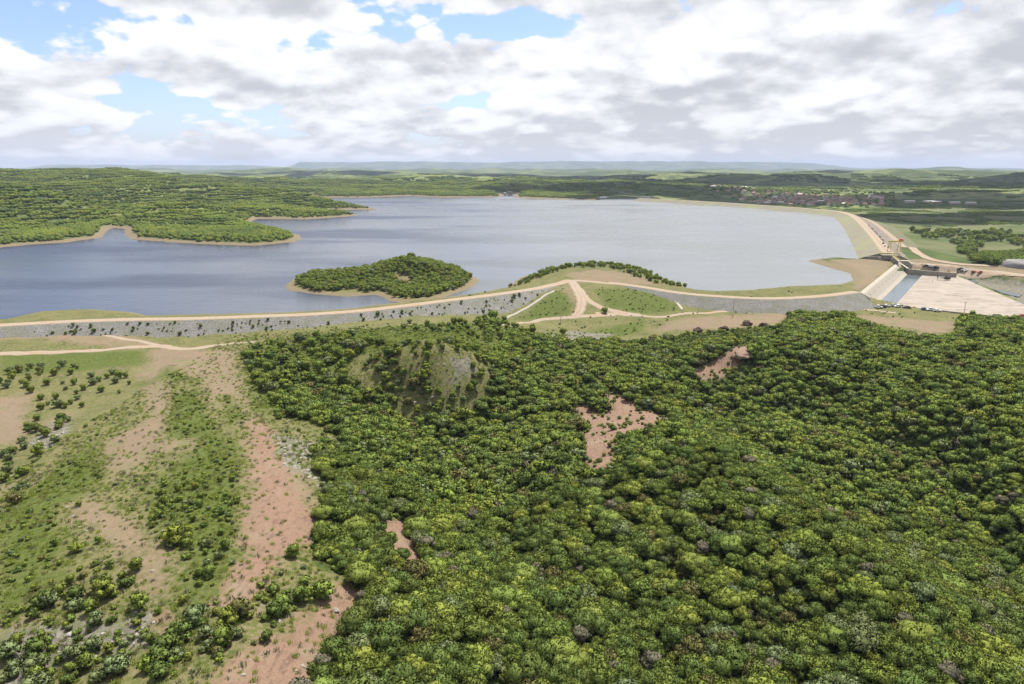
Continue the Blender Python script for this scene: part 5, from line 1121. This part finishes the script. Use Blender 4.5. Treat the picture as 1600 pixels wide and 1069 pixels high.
# ---------------------------------------------------------------- trees of the right valley and around the town
def vk(x, y):
    return (vnoise(x/38, y/38, 4)+.35*vnoise(x/13, y/13, 2) > .12)
valley = [[hit(u, v)[:2] for u, v in [(1415, 362), (1480, 362), (1600, 366), (1800, 372), (1800, 395), (1600, 392), (1560, 384), (1500, 392), (1455, 378)]]]
singles('valley_trees', valley, 7.0, r, vk, mid_src[:6], (.9, 1.7), 'bushy green trees scattered over the valley right of the dam')
edge = [[hit(u, v)[:2] for u, v in [(1512, 402), (1560, 400), (1620, 396), (1800, 400), (1800, 420), (1620, 420), (1560, 416), (1520, 411)]], [hit(u, v)[:2] for u, v in [(1497, 385), (1515, 380), (1522, 394), (1500, 398)]]]
singles('treeline', edge, 5.5, r, lambda x, y: vnoise(x/20, y/20, 7) > -.4, [mid_src[2], mid_src[0], mid_src[6], mid_src[2]], (1.0, 1.6), 'dark dense line of trees behind the orange bank at the right')
mid_v = [[at_z(u, v, -12)[:2] for u, v in [(1200, 326), (1330, 333), (1400, 352), (1900, 352), (1900, 318), (1400, 318), (1385, 325), (1200, 318)]]]
singles('field_trees', mid_v, 13, r, lambda x, y: (vnoise(x/90, y/90, 4)+.5*vnoise(x/30, y/30, 9) > .10) & (-sdpoly(x, y, LAKE) > 70), [clump_src[3], clump_src[0], clump_src[3]], (.35, .75), 'dark clumps of trees between the fields of the valley floor')
town_t = [[at_z(u, v, -9)[:2] for u, v in [(1090, 303), (1180, 303), (1400, 307), (1400, 324), (1250, 321), (1150, 312), (1090, 310)]]]
singles('town_trees', town_t, 19, r, lambda x, y: (vnoise(x/40, y/40, 9) > .05) & (-sdpoly(x, y, LAKE) > 60), one_src, (1.0, 1.9), 'dark trees scattered among the houses of the town')
hills_r = [[(220, 2300), (700, 2250), (1500, 1800), (2600, 2000), (4200, 4600), (-3600, 4600), (-2300, 2600)]]
X, Y = jgrid(-3800, 4200, 1750, 4600, 44, r); nn_ = fbm(X/260, Y/260, 4, 33)
k = (area_max(X, Y, hills_r) > 0) & (nn_ > .12) & (np.abs(X) < .85*Y); X, Y = X[k], Y[k]
scatter('distant_woods', np.stack([X, Y, H(X, Y)-1.5], -1), clump_src, np.where(nn_[k] > .25, 3, r.integers(0, 5, len(X))), r.uniform(1.3, 2.2, len(X)), r.uniform(0, 6.28, len(X)), label='dark green woods patching the far hills', cat='woodland'); print('far', len(X))
# ---------------------------------------------------------------- high clouds over the country (they cast the cloud shadows on the far hills)
clm, t = mat('cloud_white'); t.new('ShaderNodeOutputMaterial', Surface=t.new('ShaderNodeBsdfDiffuse', Color=(.9, .9, .9)).outputs[0])
CV, CF = [], []; nb = 0; iv, if_ = ico(2); cr = np.random.default_rng(5)
for (sx, sy, rx, ry, n) in CLOUDS:
    off = sdir*(1900/sdir.z)
    for k in range(n):
        a = cr.uniform(0, 6.28); q = math.sqrt(cr.uniform()); s = cr.uniform(.10, .22)*(rx+ry)*(1.1-.5*q)
        P = iv*(1+.2*np.array([mnoise.noise(Vector(p*2)+Vector((k, sx, 0))) for p in iv])[:, None])*np.array([s, s, s*.6])+np.array([sx+off.x+q*rx*math.cos(a), sy+off.y+q*ry*math.sin(a), 1900+cr.uniform(0, 120)*(1-q)+s*.4])
        CV.append(P); CF.append(if_+nb); nb += len(P)
if CV: o_ = mesh_obj('clouds', np.concatenate(CV), np.concatenate(CF), clm, smooth=True); tag(o_, kind='structure')
# ---------------------------------------------------------------- haze
hzm, t = mat('haze_air'); pv = t.new('ShaderNodeVolumePrincipled', Color=(.50, .59, .80), Density=HAZE); pv.inputs['Anisotropy'].default_value = .15
t.new('ShaderNodeOutputMaterial', Volume=pv.outputs[0])
x1 = max(abs(gx[0]), gx[-1])+60; y0, y1 = min(gy[0], -900)-60, gy[-1]+60; zb, zt = float(HG.min())-1.2-8, max(CAM_H, float(HG.max()))+25
o_ = mesh_obj('haze', [(sx*x1, yy, zz) for zz in (zb, zt) for sx, yy in ((-1, y0), (1, y0), (1, y1), (-1, y1))], [(3, 2, 1, 0), (4, 5, 6, 7), (0, 1, 5, 4), (1, 2, 6, 5), (2, 3, 7, 6), (3, 0, 4, 7)], hzm); tag(o_, label='thin pale blue haze over the whole country', cat='haze', kind='stuff')
